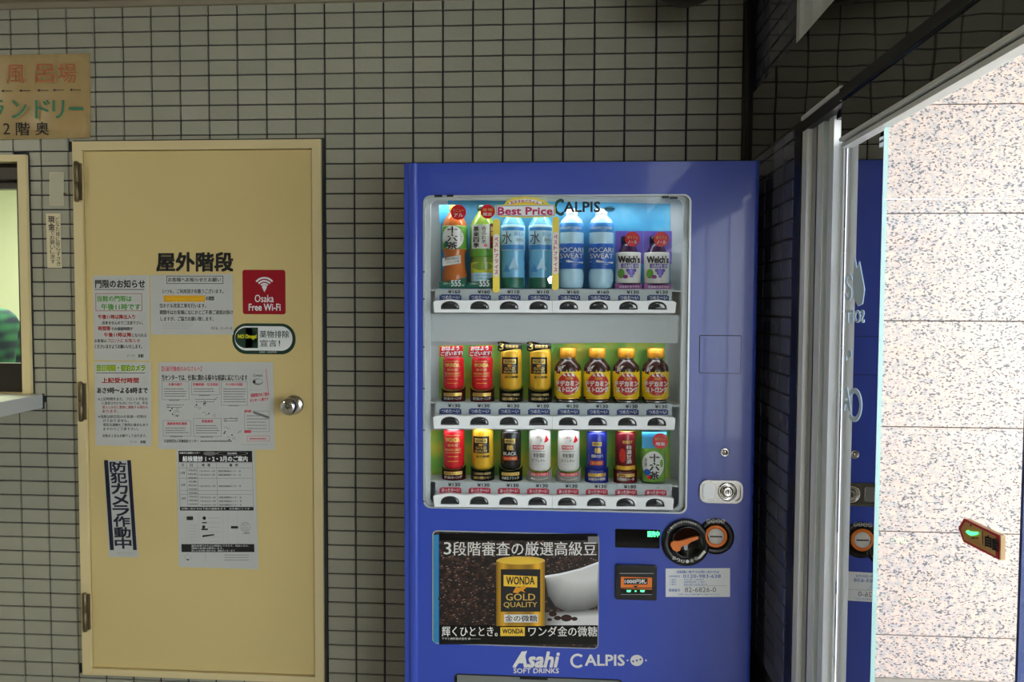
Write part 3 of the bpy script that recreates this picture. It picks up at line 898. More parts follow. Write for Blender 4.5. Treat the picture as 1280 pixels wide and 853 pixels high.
s, P = sheet('paper_strip', 130, 575.5, 163, 696.5, 'narrow navy bordered security camera strip taped on the door', 'sticker', m='paper', sk=(6, 10, 0, .5))
P.rect(130, 575.5, 135, 688, 'navy_ink'); P.rect(159, 575.5, 163.6, 688, 'navy_ink')
P.vtext('防犯カメラ作動中', 137, 577, 157, 686.5, 'navy_ink', .05, gap=.08); P.text('犯罪を許さない街づくり', 139, 690, 160, 694, 'sill_edge', .01)
P.flush('print', s)

s, P = sheet('paper_notice', 220.5, 561, 318.5, 709, 'white health check schedule with black bands, lowest paper on the door', 'notice', sk=(3, 5, 1, 3), Y=-.0116)
P.rect(223, 564, 315, 578, 'ink', 1); P.text('大阪市立保健センター', 224, 565, 250, 567.8, 'white', .02); P.oval(262, 567.2, 8, 2.6, 'grey_ink', 2); P.ring(290, 567, 19, 19.6, 'white', 2, sy=.13); P.text('受診無料', 284, 565.8, 296, 568.4, 'white', .02)
P.text('結核健診 1・2・3月のご案内', 228, 570.5, 309, 577.2, 'white', .035)
for y in (578.5, 585, 598, 613.5, 618, 634): P.rect(223, y, 315, y + .35, 'grey_ink', 1)
for x in (223, 232.5, 246, 270, 314.7): P.rect(x, 578.5, x + .35, 634, 'grey_ink', 1)
P.text('月', 226, 580, 229, 583.5, 'ink', .02); P.text('日', 237, 580, 240, 583.5, 'ink', .02); P.text('時　間', 252, 580, 262, 583.5, 'ink', .03); P.text('場　所', 286, 580, 297, 583.5, 'ink', .03)
for k in range(10):
    y = 587 + k * 4.7; P.text(['7日(木)', '14日(木)', '28日(金)', '4日(金)', '8日(火)', '15日(水)', '25日(金)', '7日(火)', '14日(水)', '22日(木)'][k], 234.5, y, 245, y + 2.8, 'ink', .02)
    if k in (0, 1, 4, 7, 8, 9): P.text('午後1時30分～2時', 248, y + 1, 268, y + 3.4, 'grey_ink', .02); P.text('西成区保健福祉センター　前', 272, y + 1, 300, y + 3.4, 'ink', .01)
for t, y in (('1月', 590), ('2月', 605), ('3月', 622)): P.text(t, 225, y, 230, y + 3, 'ink', .02)
P.rect(223, 634, 315, 638.5, 'ink', 1); P.text('お問い合わせは下記の連絡先まで　お気軽にどうぞ', 225, 635, 310, 637.5, 'white', .01)
P.rect(231, 646, 239, 650.5, 'ink', 1); P.oval(253, 648, 2.2, 2.2, 'ink'); P.rect(250, 653, 256, 654.5, 'ink'); P.oval(252, 659, 2, 2, 'ink'); P.rect(249, 661, 257, 663, 'ink'); P.poly([(250, 669.5), (265, 668), (265, 669.5), (250, 672)], 'ink'); P.rect(286, 658, 295, 661, 'ink')
P.ring(304, 659, 5.6, 6, 'grey_ink'); P.lines(300, 654, 308, 664, 4, 'grey_ink', .3); P.text('大阪市', 301, 665.5, 309, 668, 'ink', .02)
for x in (230, 246, 276, 282, 294): P.rect(x, 641, x + .3, 680, 'sill_edge', 1)
P.lines(233, 655, 245, 678, 6, 'sill_edge', .2); P.lines(258, 645, 275, 680, 6, 'sill_edge', .15)
P.rect(223.5, 680.5, 314.5, 690.5, 'ink', 1)
for k in range(3): P.text(['健診会場でかたんの検査もできます。相談の方も、', '検査の結果は郵送します。', '詳しくはお問い合わせは、保健センターまで'][k], 236, 681.5 + k * 3, [308, 276, 290][k], 683.8 + k * 3, 'white', .01)
P.ring(231, 697, 3.4, 3.7, 'grey_ink'); P.oval(231, 700, 1.6, .9, 'ink'); P.lines(277, 692.5, 312, 702, 3, 'grey_ink', .3); P.rect(253, 692, 253.3, 702, 'grey_ink')
P.flush('print', s)

# ------------------------------------------------------------------ papers on the tiles
YW = -.0085
mat('tape_ghost', (188, 186, 160), .35)
s = empty('paper_sign', (at(30, 176, YW).x, YW, at(30, 176, YW).z), 'yellowed hand lettered bath and laundry sign on the tiles, top left', 'sign')
bm = bmesh.new(); NX, NY = 14, 8; g = []
for j in range(NY + 1):
    row = []
    for i in range(NX + 1):
        x = -70 + (113.5 + 70) * i / NX; y = (70.5 - 3.2 * (i / NX)) + (175.5 - 70 + 1.5 * (i / NX)) * j / NY - (0 if j < NY else 1.5 * (i / NX))
        p = at(x, y, YW); row.append(bm.verts.new((p.x, p.y - .0035 - .003 * math.sin(i * 1.1 + j * .4) * (0 < j < NY), p.z)))
    g.append(row)
for j in range(NY):
    for i in range(NX): bm.faces.new((g[j][i], g[j + 1][i], g[j + 1][i + 1], g[j][i + 1]))
bmesh.ops.solidify(bm, geom=bm.faces[:], thickness=.001)
me = bm_mesh(bm)
for p in me.polygons: p.use_smooth = True
link('paper', me, 'sign_yellowed', s)
P = Print(on_y(YW - .0082), .0004)
for dx, dy, m_, ly in ((1.2, 1.0, 'sign_shadow', 1), (0, 0, 'sign_red', 2)):
    for t, x in (('お', -33), ('風', 8.5), ('呂', 45), ('場', 72.5)): P.text(t, x + dx, 81 + dy - x * .02, x + 23 + dx, 104.5 + dy - x * .02, m_, .015, ly)
for x in (-22, 1.5, 24, 46.5, 66, 87):
    y = 113.8 - .018 * x; P.rect(x, y - .4, x + 14, y + .4, 'ink', 2); P.poly([(x, y), (x + 3.5, y - 2), (x + 2.6, y), (x + 3.5, y + 2)], 'ink', 3)
for dx, dy, m_, ly in ((1.2, .8, 'sign_shadow', 1), (0, 0, 'sign_green', 2)):
    for t, x, w in (('ラ', -12, 16), ('ン', 15, 18), ('ド', 44, 18), ('リ', 66, 14)): P.text(t, x + dx, 125 + dy, x + w + dx, 148 + dy, m_, .02, ly)
    P.rect(86 + dx, 134 + dy, 104 + dx, 137.5 + dy, m_, ly)
P.text('2', 4, 154, 12.5, 168, 'ink', .01); P.text('階', 20, 153, 37, 169.5, 'ink', .02); P.text('奥', 44.5, 152.5, 61, 169, 'ink', .02)
P.flush('print', s)

s, P = sheet('paper_strip', 57.5, 267, 75.5, 335, 'small cream vertical cash request slip on tiles between hatch and door', 'notice', m='sign_yellowed', Y=-.0085, th=.001, sk=(2, 2, 0, 0))
MATS['slip'] = mat('slip', (226, 214, 178), .5)
s.children[0].data.materials[0] = MATS['slip']
P.vtext('どなた様に限らずさき', 69, 271, 74, 333, 'ink', .01); P.vtext('現金', 60, 270, 68, 288, 'ink', .03); P.vtext('でお願いします', 61.5, 288, 67.5, 330, 'ink', .01)
P.flush('print', s)
s, P = sheet('tape_outline', 62, 215.5, 79.5, 257, 'faint cream tape residue rectangle on tiles above the cash slip', 'tape', m='tape_ghost', Y=-.0085, th=.0003)
P.frame(62, 215.5, 79.5, 257, .6, 'slip'); P.oval(81, 242, 2, 1.2, 'rust'); P.flush('print', s)

# ================================================================== VENDING MACHINE
YM = -.42
X0, X1 = -.470, .5215
ZT = 1.8325
vm = empty('vending_machine', ((X0 + X1) / 2, -.22, 0), 'large blue drinks vending machine with a lit glass window against the tiled wall', 'vending machine')
X0, Z_a, X1_, Z_b = X0, .06, X1, ZT
wx0, wz0, wx1, wz1 = pxrect(529, 243.5, 861.5, 639, YM)
dsx0, dsz0, dsx1, dsz1 = pxrect(568, 846, 778, 900, YM); dsz0 = dsz1 - .17
WIN = rrect(wx0, wz0, wx1, wz1, .022)
plate('front_panel', [[(X0 + .040, .06), (X1 - .014, .06), (X1 - .014, ZT), (X0 + .040, ZT)], WIN, rrect(dsx0, dsz0, dsx1, dsz1, .012)], YM, YM + .03, 'machine_blue', vm)


def prof(name, pts, z0, z1, m, par, smooth=True):
    bm = bmesh.new(); a = [bm.verts.new((x, y, z0)) for x, y in pts]; b = [bm.verts.new((x, y, z1)) for x, y in pts]
    bm.faces.new(a[::-1]); bm.faces.new(b)
    for i in range(len(pts)): bm.faces.new((a[i], a[(i + 1) % len(pts)], b[(i + 1) % len(pts)], b[i]))
    me = bm_mesh(bm)
    if smooth:
        for p in me.polygons: p.use_smooth = len(p.vertices) == 4
        me.set_sharp_from_angle(angle=.7)
    return link(name, me, m, par)


q = [(X0 + .040, YM)] + [(X0 + .028 - .013 * math.cos(PI * k / 14), YM - .006 * math.sin(PI * k / 14)) for k in range(14, -1, -1)] + [(X0 + .002, YM + .001), (X0, YM + .004), (X0, YM + .03), (X0 + .04, YM + .03)]
prof('edge_strip', q, .06, ZT, 'machine_blue', vm)
q = [(X1 - .014, YM + .03), (X1, YM + .03)] + [(X1 - .012 + .012 * math.cos(a), YM + .012 - .012 * math.sin(a)) for a in [PI / 2 * k / 8 for k in range(9)]] + [(X1 - .014, YM)]
prof('edge_strip', q, .06, ZT, 'machine_blue', vm)
plate('cabinet', [[(X0 + .006, .05), (X1 - .002, .05), (X1 - .002, ZT - .006), (X0 + .006, ZT - .006)]], YM + .125, -.03, 'machine_side', vm)
boxes('cabinet_wall', [(X0 + .006, X0 + .012, YM + .032, YM + .125, .05, ZT - .006), (X1 - .008, X1 - .002, YM + .032, YM + .125, .05, ZT - .006),
                       (X0 + .012, X1 - .008, YM + .032, YM + .125, ZT - .012, ZT - .006), (X0 + .012, X1 - .008, YM + .032, YM + .125, .05, .056)], 'machine_side', vm)
boxes('door_gasket', [(X0 + .002, X0 + .006, YM + .030, YM + .034, .06, ZT - .004), (X0, X1, YM + .030, YM + .036, ZT - .006, ZT + .001)], 'black_plastic', vm)
for x in (X0 + .08, X1 - .08):
    for y in (-.33, -.09): lathe('foot', [(.022, 0), (.022, .012), (.012, .014), (.012, .05)], x, y, 'steel', vm, n=14)
# the lettered right side
P = Print(lambda x, y, off: Vector((X1 - .002 + off, x, y)), .0006)
zA = at(1080, 381, -.42).z
for t, a, b, z0, z1, bd, sl in (('Asahi', -.385, -.145, 1.455, 1.570, .07, .25), ('SOFT DRINKS', -.385, -.140, 1.385, 1.425, .02, 0), ('CALPIS', -.375, -.11, 1.10, 1.235, .05, 0)):
    P.text(t, a, -z1, b, -z0, 'white', bd * .8, 2, 0)
P2 = Print(lambda x, y, off: Vector((X1 - .002 + off, x, -y)), .0006); P2.v = []
for t, a, b, z0, z1, bd in (('Asahi', -.385, -.145, 1.455, 1.570, .05), ('SOFT DRINKS', -.385, -.140, 1.385, 1.425, .02), ('CALPIS', -.375, -.11, 1.10, 1.235, .04)):
    P2.text(t, a, -z1, b, -z0, 'white', bd)
P2.oval(-.33, -1.30, .035, .02, 'white')
P2.flush('side_lettering', vm)

# window: shell, rim, pane, lamp
SH = YM + .115
boxes('window_shell', [(wx0 - .004, wx1 + .004, SH, SH + .006, wz0 - .004, wz1 + .004), (wx0 - .006, wx0 - .001, YM + .03, SH, wz0 - .004, wz1 + .004),
                       (wx1 + .001, wx1 + .006, YM + .03, SH, wz0 - .004, wz1 + .004), (wx0 - .004, wx1 + .004, YM + .03, SH, wz1 + .001, wz1 + .006),
                       (wx0 - .004, wx1 + .004, YM + .03, SH, wz0 - .006, wz0 - .001)], 'interior_grey', vm)
plate('window_rim', [WIN, rrect(wx0 + .005, wz0 + .004, wx1 - .005, wz1 - .004, .019)], YM - .002, YM + .032, 'bezel', vm)
plate('side_lining', [rrect(wx0 + .005, wz0 + .004, wx1 - .005, wz1 - .004, .019), rrect(wx0 + .018, wz0 + .010, wx1 - .020, wz1 - .012, .019)], YM + .016, YM + .022, 'interior_grey', vm)
box('window_pane', wx0 + .003, wx1 - .003, YM + .008, YM + .011, wz0 + .003, wz1 - .003, 'machine_glass', vm)
mat('tube', (240, 246, 255), .4, emit=1.2)
box('lamp_tube', wx0 + .03, wx1 - .03, YM + .026, YM + .034, wz1 - .010, wz1 - .003, 'tube', vm)
area('window_lamp', ((wx0 + wx1) / 2, YM + .034, wz1 - .012), ((wx0 + wx1) / 2, YM + .07, wz0), .72, .015, 0.85, (.93, .97, 1))

YB_ = SH - .0015
for pts, m in (([(551, 256), (560, 256), (560, 250), (838, 255), (838, 361), (551, 361)], 'blue_picture'),
               ([(549, 432), (690, 430), (831, 427), (834, 503), (549, 503)], 'green_picture'), ([(535, 538), (838, 538), (838, 603), (535, 602)], 'green_picture')):
    plate('backdrop', [pxpoly(pts, YB_)], YB_ - .0012, YB_, m, vm)
for py_, pw_ in ((431, .35), (538.5, .28)):
    c_ = at(690, py_, YM + .03); area('window_lamp', (c_.x, YM + .03, c_.z), (c_.x, YM + .07, c_.z - .2), .68, .012, pw_, (.95, .98, 1))
YP = YM + .016         # price strips, just behind the pane
# horizontal seam and hanger of the middle panel
box('middle_panel', wx0 + .012, wx1 - .014, YM + .035, YM + .04, at(690, 428, YM + .035).z, at(690, 393, YM + .035).z, 'interior_grey', vm)

ROWS = [dict(y0=361.3, y1=375.2, r0=374.8, r1=391, l=541.5, r=845.5, sy=0.6, bx=[562.3, 599.3, 636.2, 673, 710.8, 748.2, 785.5, 821.8], by=382.3,
             price=['¥160', '¥160', '¥110', '¥110', '¥160', '¥160', '¥130', '¥130'], m='label_navy', t='つめた～い'),
        dict(y0=503.7, y1=519.5, r0=519.3, r1=536.2, l=541.0, r=844.5, sy=1.2, bx=[562.2, 599, 636, 673, 710, 747, 784, 821], by=527,
             price=['¥130'] * 8, m='label_navy', t='つめた～い'),
        dict(y0=602.5, y1=618, r0=618.0, r1=634.0, l=541.5, r=842.5, sy=3.2, bx=[562.3, 598.8, 635.3, 671.8, 708.8, 745.3, 782, 818.8], by=626.2,
             price=['¥130', '¥130', '¥130', '¥130', '¥130', '¥130', '¥180', '-'], m='label_red', t='あったか～い')]
MID = 690.3
for R in ROWS:
    ev = lambda x, R=R: R['sy'] * (x - 560) / 260      # rows sink a little to the right
    zt = at(690, R['y0'] + ev(690), YP).z
    z0 = at(690, R['y1'] + ev(690), YP).z
    plate('price_strip', [pxpoly([(544, R['y0'] + ev(544)), (840, R['y0'] + ev(840)), (840, R['y1'] + 1 + ev(840)), (544, R['y1'] + 1 + ev(544))], YP)], YP, YP + .003, 'card_grey', vm)
    box('shelf', wx0 + .008, wx1 - .016, YP + .004, SH - .001, zt - .006, zt - .0015, 'interior_grey', vm)
    for half, (xa, xb) in enumerate(((R['l'], MID - .25), (MID + .25, R['r']))):
        top = []; n = 40
        for k in range(n + 1):
            x = xa + (xb - xa) * k / n
            d = min(abs(x - b) for b in R['bx']); h = 1.5 * max(0, math.cos(min(d, 18) / 18 * PI / 2)) ** 2
            e = 0
            for ed, on in ((xa, half == 0), (xb, half == 1)):
                if on and abs(x - ed) < 2.5: e = (2.5 - abs(x - ed)) * .7
            top.append((x, R['r0'] + 1.2 - h + ev(x) + e))
        out = top + [(xb - (1.5 if half else 0), R['r1'] + ev(xb)), (xa + (0 if half else 1.5), R['r1'] + ev(xa))]
        hs = []
        for bxp in R['bx'][half * 4:half * 4 + 4]:
            cy = R['by'] + ev(bxp) + 4.6
            hs.append([(bxp - 11.8, cy)] + [(bxp - 11.8 * math.cos(PI * k / 14), cy - 1.5 - 9.0 * math.sin(PI * k / 14) ** .8) for k in range(15)] + [(bxp + 11.8, cy)])
        rl = plate('button_rail', [pxpoly(out, YM - .010)] + [pxpoly(h, YM - .010) for h in hs], YM - .010, YM + .007, 'rail_white', vm)
        for h, bxp in zip(hs, R['bx'][half * 4:half * 4 + 4]):
            c = (bxp, R['by'] + ev(bxp)); pts = pxpoly([(c[0] + (x - c[0]) * .97, c[1] + (y - c[1]) * .95) for x, y in h], YM - .006)
            fl, tr = loop_fill([pts]); bm = bmesh.new()
            cx = sum(p[0] for p in pts) / len(pts); cz = sum(p[1] for p in pts) / len(pts)
            rings = []
            for sc, y in ((1, YM + .004), (1, YM - .004), (.96, YM - .0060), (.86, YM - .0072), (.5, YM - .0080)):
                rings.append([bm.verts.new((cx + (p[0] - cx) * sc, y, cz + (p[1] - cz) * sc)) for p in pts])
            for a, b in zip(rings, rings[1:]):
                for k in range(len(pts)): bm.faces.new((a[k], a[(k + 1) % len(pts)], b[(k + 1) % len(pts)], b[k]))
            bm.faces.new(rings[-1])
            me = bm_mesh(bm)
            for p in me.polygons: p.use_smooth = True
            link('button', me, 'button_dark', vm)
    P = Print(on_y(YP), .0005)
    for k, bxp in enumerate(R['bx']):
        y = R['y0'] + ev(bxp)
        if R['price'][k] != '-': P.text(R['price'][k], bxp - 2, y + 1.5, bxp + 13, y + 5.6, 'ink', .05)
        else: P.rect(bxp + 2, y + 4, bxp + 5, y + 4.6, 'ink')
        P.rect(bxp - 13, y + 8, bxp + 14.5, y + 14.2, R['m'], 1); P.rect(bxp - 11, y + 6.9, bxp + 12.5, y + 8, R['m'], 1)
        P.text(R['t'], bxp - 10, y + 8.2, bxp + 12, y + 12.8, 'white', .02)
    P.flush('price_print', vm)

P = Print(on_y(YM + .008), .0005)
P.text('C', 693.5, 249, 704.5, 269.5, 'deep_green', .03); P.text('ALPIS', 705, 252.5, 750, 265, 'ink', .04)
P.oval(762, 261.5, 7, 3.6, 'teal_print'); P.lines(752, 259, 771, 263, 1, 'deep_green')
P.flush('window_lettering', vm)
# pane clips along the left side and top
for x, y in ((548, 245.2), (562, 244.8), (831, 246.5), (842, 247.5)):
    c = at(x, y, YM - .003); box('pane_clip', c.x - .011 if x in (548, 842) else c.x - .008, c.x + .011, YM - .004, YM - .001, c.z - .003, c.z + .003, 'black_plastic', vm)
for y in (340, 374, 434, 486, 538, 627):
    c = at(530, y, YM - .003); lathe('screw', [(.0025, YM - .004), (.002, YM - .001)], c.x, c.z, 'black_plastic', vm, axis='y', n=8)

# ------------------------------------------------------------------ coffee advert panel
ax = pxrect(540.5, 665.5, 748.5, 808, YM)
ap = plate('advert_panel', [rrect(*ax, .014)], YM - .0025, YM + .001, 'bezel', vm)
ax2 = (ax[0] + .0035, ax[1] + .003, ax[2] - .002, ax[3] - .003)
plate('picture', [rrect(*ax2, .012)], YM - .0032, YM - .0025, 'bean_picture', ap)
P = Print(on_y(YM - .0032), .0003)
P.rect(542, 669, 548, 804, 'teal_print'); P.rect(548, 669, 549, 804, 'strong_blue')
P.rect(549, 667.5, 747, 676, 'ink'); P.rect(549, 782, 747, 806, 'gloss_black')
for k_ in range(13):
    t_ = k_ / 12; c_ = 92 + 118 * t_ ** .8; mat(f'cup_tone_{k_}', (c_ + 1, c_, c_ - 2), .5)
    cupo = [(681, 722), (748, 705), (748, 757), (730, 764.5), (710, 766), (694, 758), (685, 744)]
    P.poly([(x + (742 - x) * t_ * .3, y + (712 - y) * t_ * .7) if y > 723 else (x, y) for x, y in cupo], f'cup_tone_{k_}', 2 + k_ * .07)
    P.poly([(680 + t_ * 36, 766 + t_ * 6), (748, 762 + t_ * 8), (748, 782), (680 + t_ * 22, 782)], f'cup_tone_{k_}', 1 + k_ * .07)
random.seed(3)
for t_, c_ in enumerate(((34, 21, 17), (50, 32, 26), (20, 13, 11), (70, 48, 38))): mat(f'bean_tone_{t_}', c_, .4)
mat('bean_glint', (176, 150, 138), .4)
def bean(x, y, r_b, g_):
    a_ = random.random() * PI; q_ = []
    for k in range(9):
        b_ = 2 * PI * k / 9; u_, v_ = r_b * math.cos(b_), r_b * .62 * math.sin(b_); q_.append((x + u_ * math.cos(a_) - v_ * math.sin(a_), y + u_ * math.sin(a_) + v_ * math.cos(a_)))
    ly = 1 + random.random() * .8
    P.poly(q_, f'bean_tone_{random.randrange(4)}', ly)
    if g_: P.poly([(x - r_b * .4, y - r_b * .30), (x + r_b * .2, y - r_b * .42), (x + r_b * .3, y - r_b * .2), (x - r_b * .3, y - r_b * .12)], 'bean_glint', ly + .05)
for k in range(330):
    x, y = random.uniform(551, 623), random.uniform(694, 780); bean(x, y, random.uniform(2.2, 4.4), random.random() < .42)
for k in range(110):
    x = random.uniform(684, 745); y = random.uniform(690 if x > 700 else 700, 719 - (x - 684) * .24); bean(x, y, random.uniform(2, 3.6), random.random() < .4)
P.rect(549, 667.5, 747, 676, 'gloss_black', 2.2)
P.poly([(680, 722.5), (700, 719.5), (725, 713.5), (748, 705), (748, 702.5), (725, 711), (700, 717), (680, 720)], 'white', 3)
for x, y, a in ((691, 768, 5), (697, 773, 4.5), (708, 773, 7), (718, 774, 4), (687, 775, 3)): P.oval(x, y, a, a * .62, 'bottle_brown', 3); P.rect(x - a * .6, y - .3, x + a * .6, y + .3, 'ink', 4)
# the drawn can
P.rect(620.5, 701, 681, 783, 'gold_print', 4); P.oval(651, 701, 30.2, 5.2, 'gold_light', 5); P.oval(651, 701.6, 27, 3.8, 'gold_print', 6); 
for k_ in range(24):
    u_ = k_ / 23; b_ = .45 + .42 * math.exp(-((u_ - .12) / .10) ** 2) + .55 * math.exp(-((u_ - .86) / .12) ** 2) + .25 * math.exp(-((u_ - .45) / .2) ** 2)
    mat(f'gold_tone_{k_}', (min(255, 205 * b_ + 30), min(255, 160 * b_ + 18), min(220, 40 * b_ + (70 * max(0, b_ - .85)))), .4)
    P.rect(620.5 + 60.5 * k_ / 24, 702.5, 620.5 + 60.5 * (k_ + 1) / 24, 783, f'gold_tone_{k_}', 4.6)
P.rect(626, 712, 675.5, 765, 'ink', 6); P.poly([(629.5, 719), (671.5, 721), (671.5, 735), (629.5, 733)], 'gold_print', 7); P.text('WONDA', 633, 721.3, 668, 731, 'ink', .03, 8)
P.poly([(641, 741), (645, 734), (650, 735), (655, 731.5), (658, 735), (654, 738), (657, 741.5), (651, 739), (647, 742)], 'cap_orange', 8)
P.text('GOLD', 632.5, 742.5, 669, 751, 'gold_light', .02, 8); P.text('QUALITY', 629.5, 753, 671.5, 760.5, 'gold_light', .01, 8)
P.rect(630, 768.5, 672.5, 778.5, 'can_white', 7); P.text('金の微糖', 631.5, 769.5, 671.5, 777.5, 'navy_ink', .025, 8)
P.text('3', 555, 678, 564, 693.5, 'can_white', .02, 9); P.text('段階審査の厳選高級豆', 566, 677.5, 745.5, 695, 'can_white', .012, 9)
P.text('輝くひととき。', 552.5, 783.5, 622, 796, 'can_white', .015, 9); P.text('ワンダ金の微糖', 660.5, 783.5, 746.5, 796, 'can_white', .015, 9)
P.rect(625.5, 784.5, 656, 795.5, 'gold_print', 8); P.text('WONDA', 628, 786.5, 654, 792.5, 'ink', .04, 9); P.text('アサヒ飲料株式会社 ◎', 552.5, 797.3, 588, 800.3, 'can_white', .01, 9); P.lines(589, 798, 602, 800, 1, 'grey_ink', lay=9)
P.rect(735, 671, 749, 680, 'grey_ink', 3); P.flush('advert_print', ap)

# ------------------------------------------------------------------ lettering under the advert, dispensing bay
P = Print(on_y(YM), .0005)
P.text('Asahi', 643.5, 815.5, 697.5, 834.5, 'can_white', .05, 1, .22); P.poly([(641, 834.5), (655, 815), (659, 813.8), (656, 822), (650, 829)], 'can_white', 1); P.text('SOFT DRINKS', 642, 836, 698.5, 842, 'can_white', .03)
P.ring(722, 826.5, 6.2, 9.2, 'can_white', 1, 45, 315, 18, .98); P.text('ALPIS', 731.5, 819, 780.5, 832.5, 'can_white', .04)
P.oval(796, 826, 8, 7, 'can_white', 1)
for x in (784.5, 807.5): P.oval(x, 826, 1.2, 1.2, 'can_white', 1, 6)
for x in (791.5, 796, 800.5): P.oval(x, 826 - (x - 796) * .25, 1.3, 1.3, 'machine_side', 2, 6)
P.flush('front_lettering', vm)
boxes('bay_shell', [(dsx0 - .003, dsx1 + .003, YM + .12, YM + .124, dsz0, dsz1), (dsx0 - .004, dsx0 - .001, YM + .03, YM + .12, dsz0, dsz1), (dsx1 + .001, dsx1 + .004, YM + .03, YM + .12, dsz0, dsz1),
                    (dsx0, dsx1, YM + .03, YM + .12, dsz1, dsz1 + .003), (dsx0, dsx1, YM + .03, YM + .12, dsz0 - .003, dsz0)], 'black_plastic', vm)
plate('bay_trim', [rrect(dsx0, dsz0, dsx1, dsz1, .012), rrect(dsx0 + .004, dsz0 + .004, dsx1 - .004, dsz1 - .003, .010)], YM - .002, YM + .03, 'black_plastic', vm)
mat('flap_plastic', (120, 122, 118), .3)
fp = box('flap', dsx0 + .006, dsx1 - .006, YM + .010, YM + .014, dsz0 + .01, dsz1 - .004, 'flap_plastic', vm)
box('flap_grip', dsx0 + .19, dsx0 + .27, YM + .004, YM + .010, dsz1 - .012, dsz1 - .004, 'black_metal', fp)

# ------------------------------------------------------------------ fittings on the right of the front
cvr = plate('square_cover', [rrect(*pxrect(874.7, 420, 925.6, 466.5, YM), .003)], YM - .0022, YM + .001, 'machine_blue', vm)
plate('cover_gap', [rrect(*pxrect(873.8, 419.2, 926.4, 467.2, YM), .004)], YM - .0004, YM + .001, 'navy_ink', vm)
c = at(906, 565.5, YM)
lk = lathe('small_lock', [(.0125, YM), (.0125, YM - .003), (.010, YM - .005), (.0095, YM - .003), (.0075, YM - .003), (.0075, YM - .006), (.001, YM - .0062)], c.x, c.z, 'chrome', vm, axis='y', n=24)
box('key_slot', c.x - .004, c.x + .004, YM - .0072, YM - .006, c.z - .001, c.z + .001, 'black_metal', lk)
r_ = pxrect(874, 600, 928, 628.5, YM)
hp = plate('lock_handle', [rrect(r_[0], r_[1], r_[2], r_[3], .022, 8)], YM - .003, YM + .001, 'dull_chrome', vm)
plate('rim', [rrect(r_[0], r_[1], r_[2], r_[3], .022, 8), rrect(r_[0] + .006, r_[1] + .006, r_[2] - .006, r_[3] - .006, .017, 8)], YM - .009, YM - .003, 'dull_chrome', hp)
plate('grip', [rrect(r_[0] + .010, r_[1] + .012, r_[0] + .040, r_[3] - .012, .006, 5)], YM - .006, YM - .003, 'steel', hp)
c = at(909, 614.5, YM)
lathe('lock_barrel', [(.026, YM - .003), (.026, YM - .006), (.021, YM - .008), (.020, YM - .005), (.015, YM - .005), (.015, YM - .012), (.012, YM - .014), (.008, YM - .013), (.001, YM - .013)], c.x, c.z, 'chrome', hp, axis='y', n=32)
box('key_slot', c.x - .0015, c.x + .0015, YM - .015, YM - .013, c.z - .006, c.z + .006, 'black_metal', hp)

r_ = pxrect(769, 662, 824.5, 685, YM)
dp = plate('credit_display', [rrect(*r_, .003)], YM - .002, YM + .001, 'screen_gloss', vm)
dp['label'] = 'black credit display with green characters'
P = Print(on_y(YM - .002), .0004); P.text('販売中', 809.5, 664.5, 824, 671.5, 'green_led', .05); P.flush('lit_characters', dp)

r_ = pxrect(769.5, 705.5, 820.5, 748.5, YM)
bs = plate('note_slot', [rrect(*r_, .005)], YM - .012, YM + .001, 'black_plastic', vm)
for a, m_, dep, nm in (((774, 717.5, 817, 746), 'flap_plastic', .013, 'slot_frame'), ((776, 722, 815, 737), 'orange_plastic', .0136, 'slot_label'), ((776, 737, 815, 742), 'gloss_black', .0138, 'slot_mouth')):
    q_ = pxrect(*a, YM - dep); plate(nm, [rrect(*q_, .0015, 3)], YM - dep, YM - .0115, m_ if nm != 'slot_frame' else 'black_metal', bs)
P = Print(on_y(YM - .0140), .0004)
P.rect(780, 723.3, 809.5, 731, 'ink'); P.text('1000円札', 781, 724.5, 808, 729.8, 'white', .03); P.poly([(791, 732.5), (798, 732.5), (794.5, 735.5)], 'ink')
P.rect(776, 735, 815, 736.2, 'ink')
for x in (786, 803): P.poly([(x - 3, 738.2), (x + 3, 738.2), (x + 2, 740.5), (x - 2, 740.5)], 'green_led', 2)
P.oval(794.5, 739.4, 1.4, .7, 'green_led', 2); P.rect(774.5, 716.8, 817, 717.6, 'steel'); P.rect(776, 743.3, 815, 743.9, 'steel')
P.flush('print', bs)

# return dial and coin slot
c1 = at(857, 677.5, YM); c2 = at(894.5, 670.5, YM); K = 1 / 443
mc = lathe('coin_mount', [(22.5 * K, YM + .001), (22.5 * K, YM - .006), (21.5 * K, YM - .009), (15 * K, YM - .0095), (15 * K, YM - .008), (.001, YM - .008)], c2.x, c2.z, 'black_plastic', vm, axis='y', n=40)
c3 = at(894, 669.5, YM)
lathe('orange_ring', [(14 * K, YM - .008), (14 * K, YM - .012), (12.5 * K, YM - .014), (10.3 * K, YM - .013), (10 * K, YM - .010), (.001, YM - .010)], c3.x, c3.z, 'orange_plastic', mc, axis='y', n=36)
lathe('coin_plate', [(9.8 * K, YM - .0095), (9.8 * K, YM - .0125), (.001, YM - .013)], c3.x, c3.z, 'can_white', mc, axis='y', n=30)
box('coin_slit', c3.x - .0165, c3.x + .0165, YM - .0145, YM - .012, c3.z - .0017, c3.z + .0017, 'black_metal', mc)
P = Print(on_y(YM - .0095), .0004)
for x, t in ((885.5, '500'), (891.5, '100'), (897.5, '50'), (903.3, '10')): P.ring(x + .3, 651.8, 2.2, 2.7, 'can_white', 1, n=12); P.text(t, x - 1.3, 650.8, x + 1.9, 652.7, 'can_white', 0)
P.flush('print', mc)
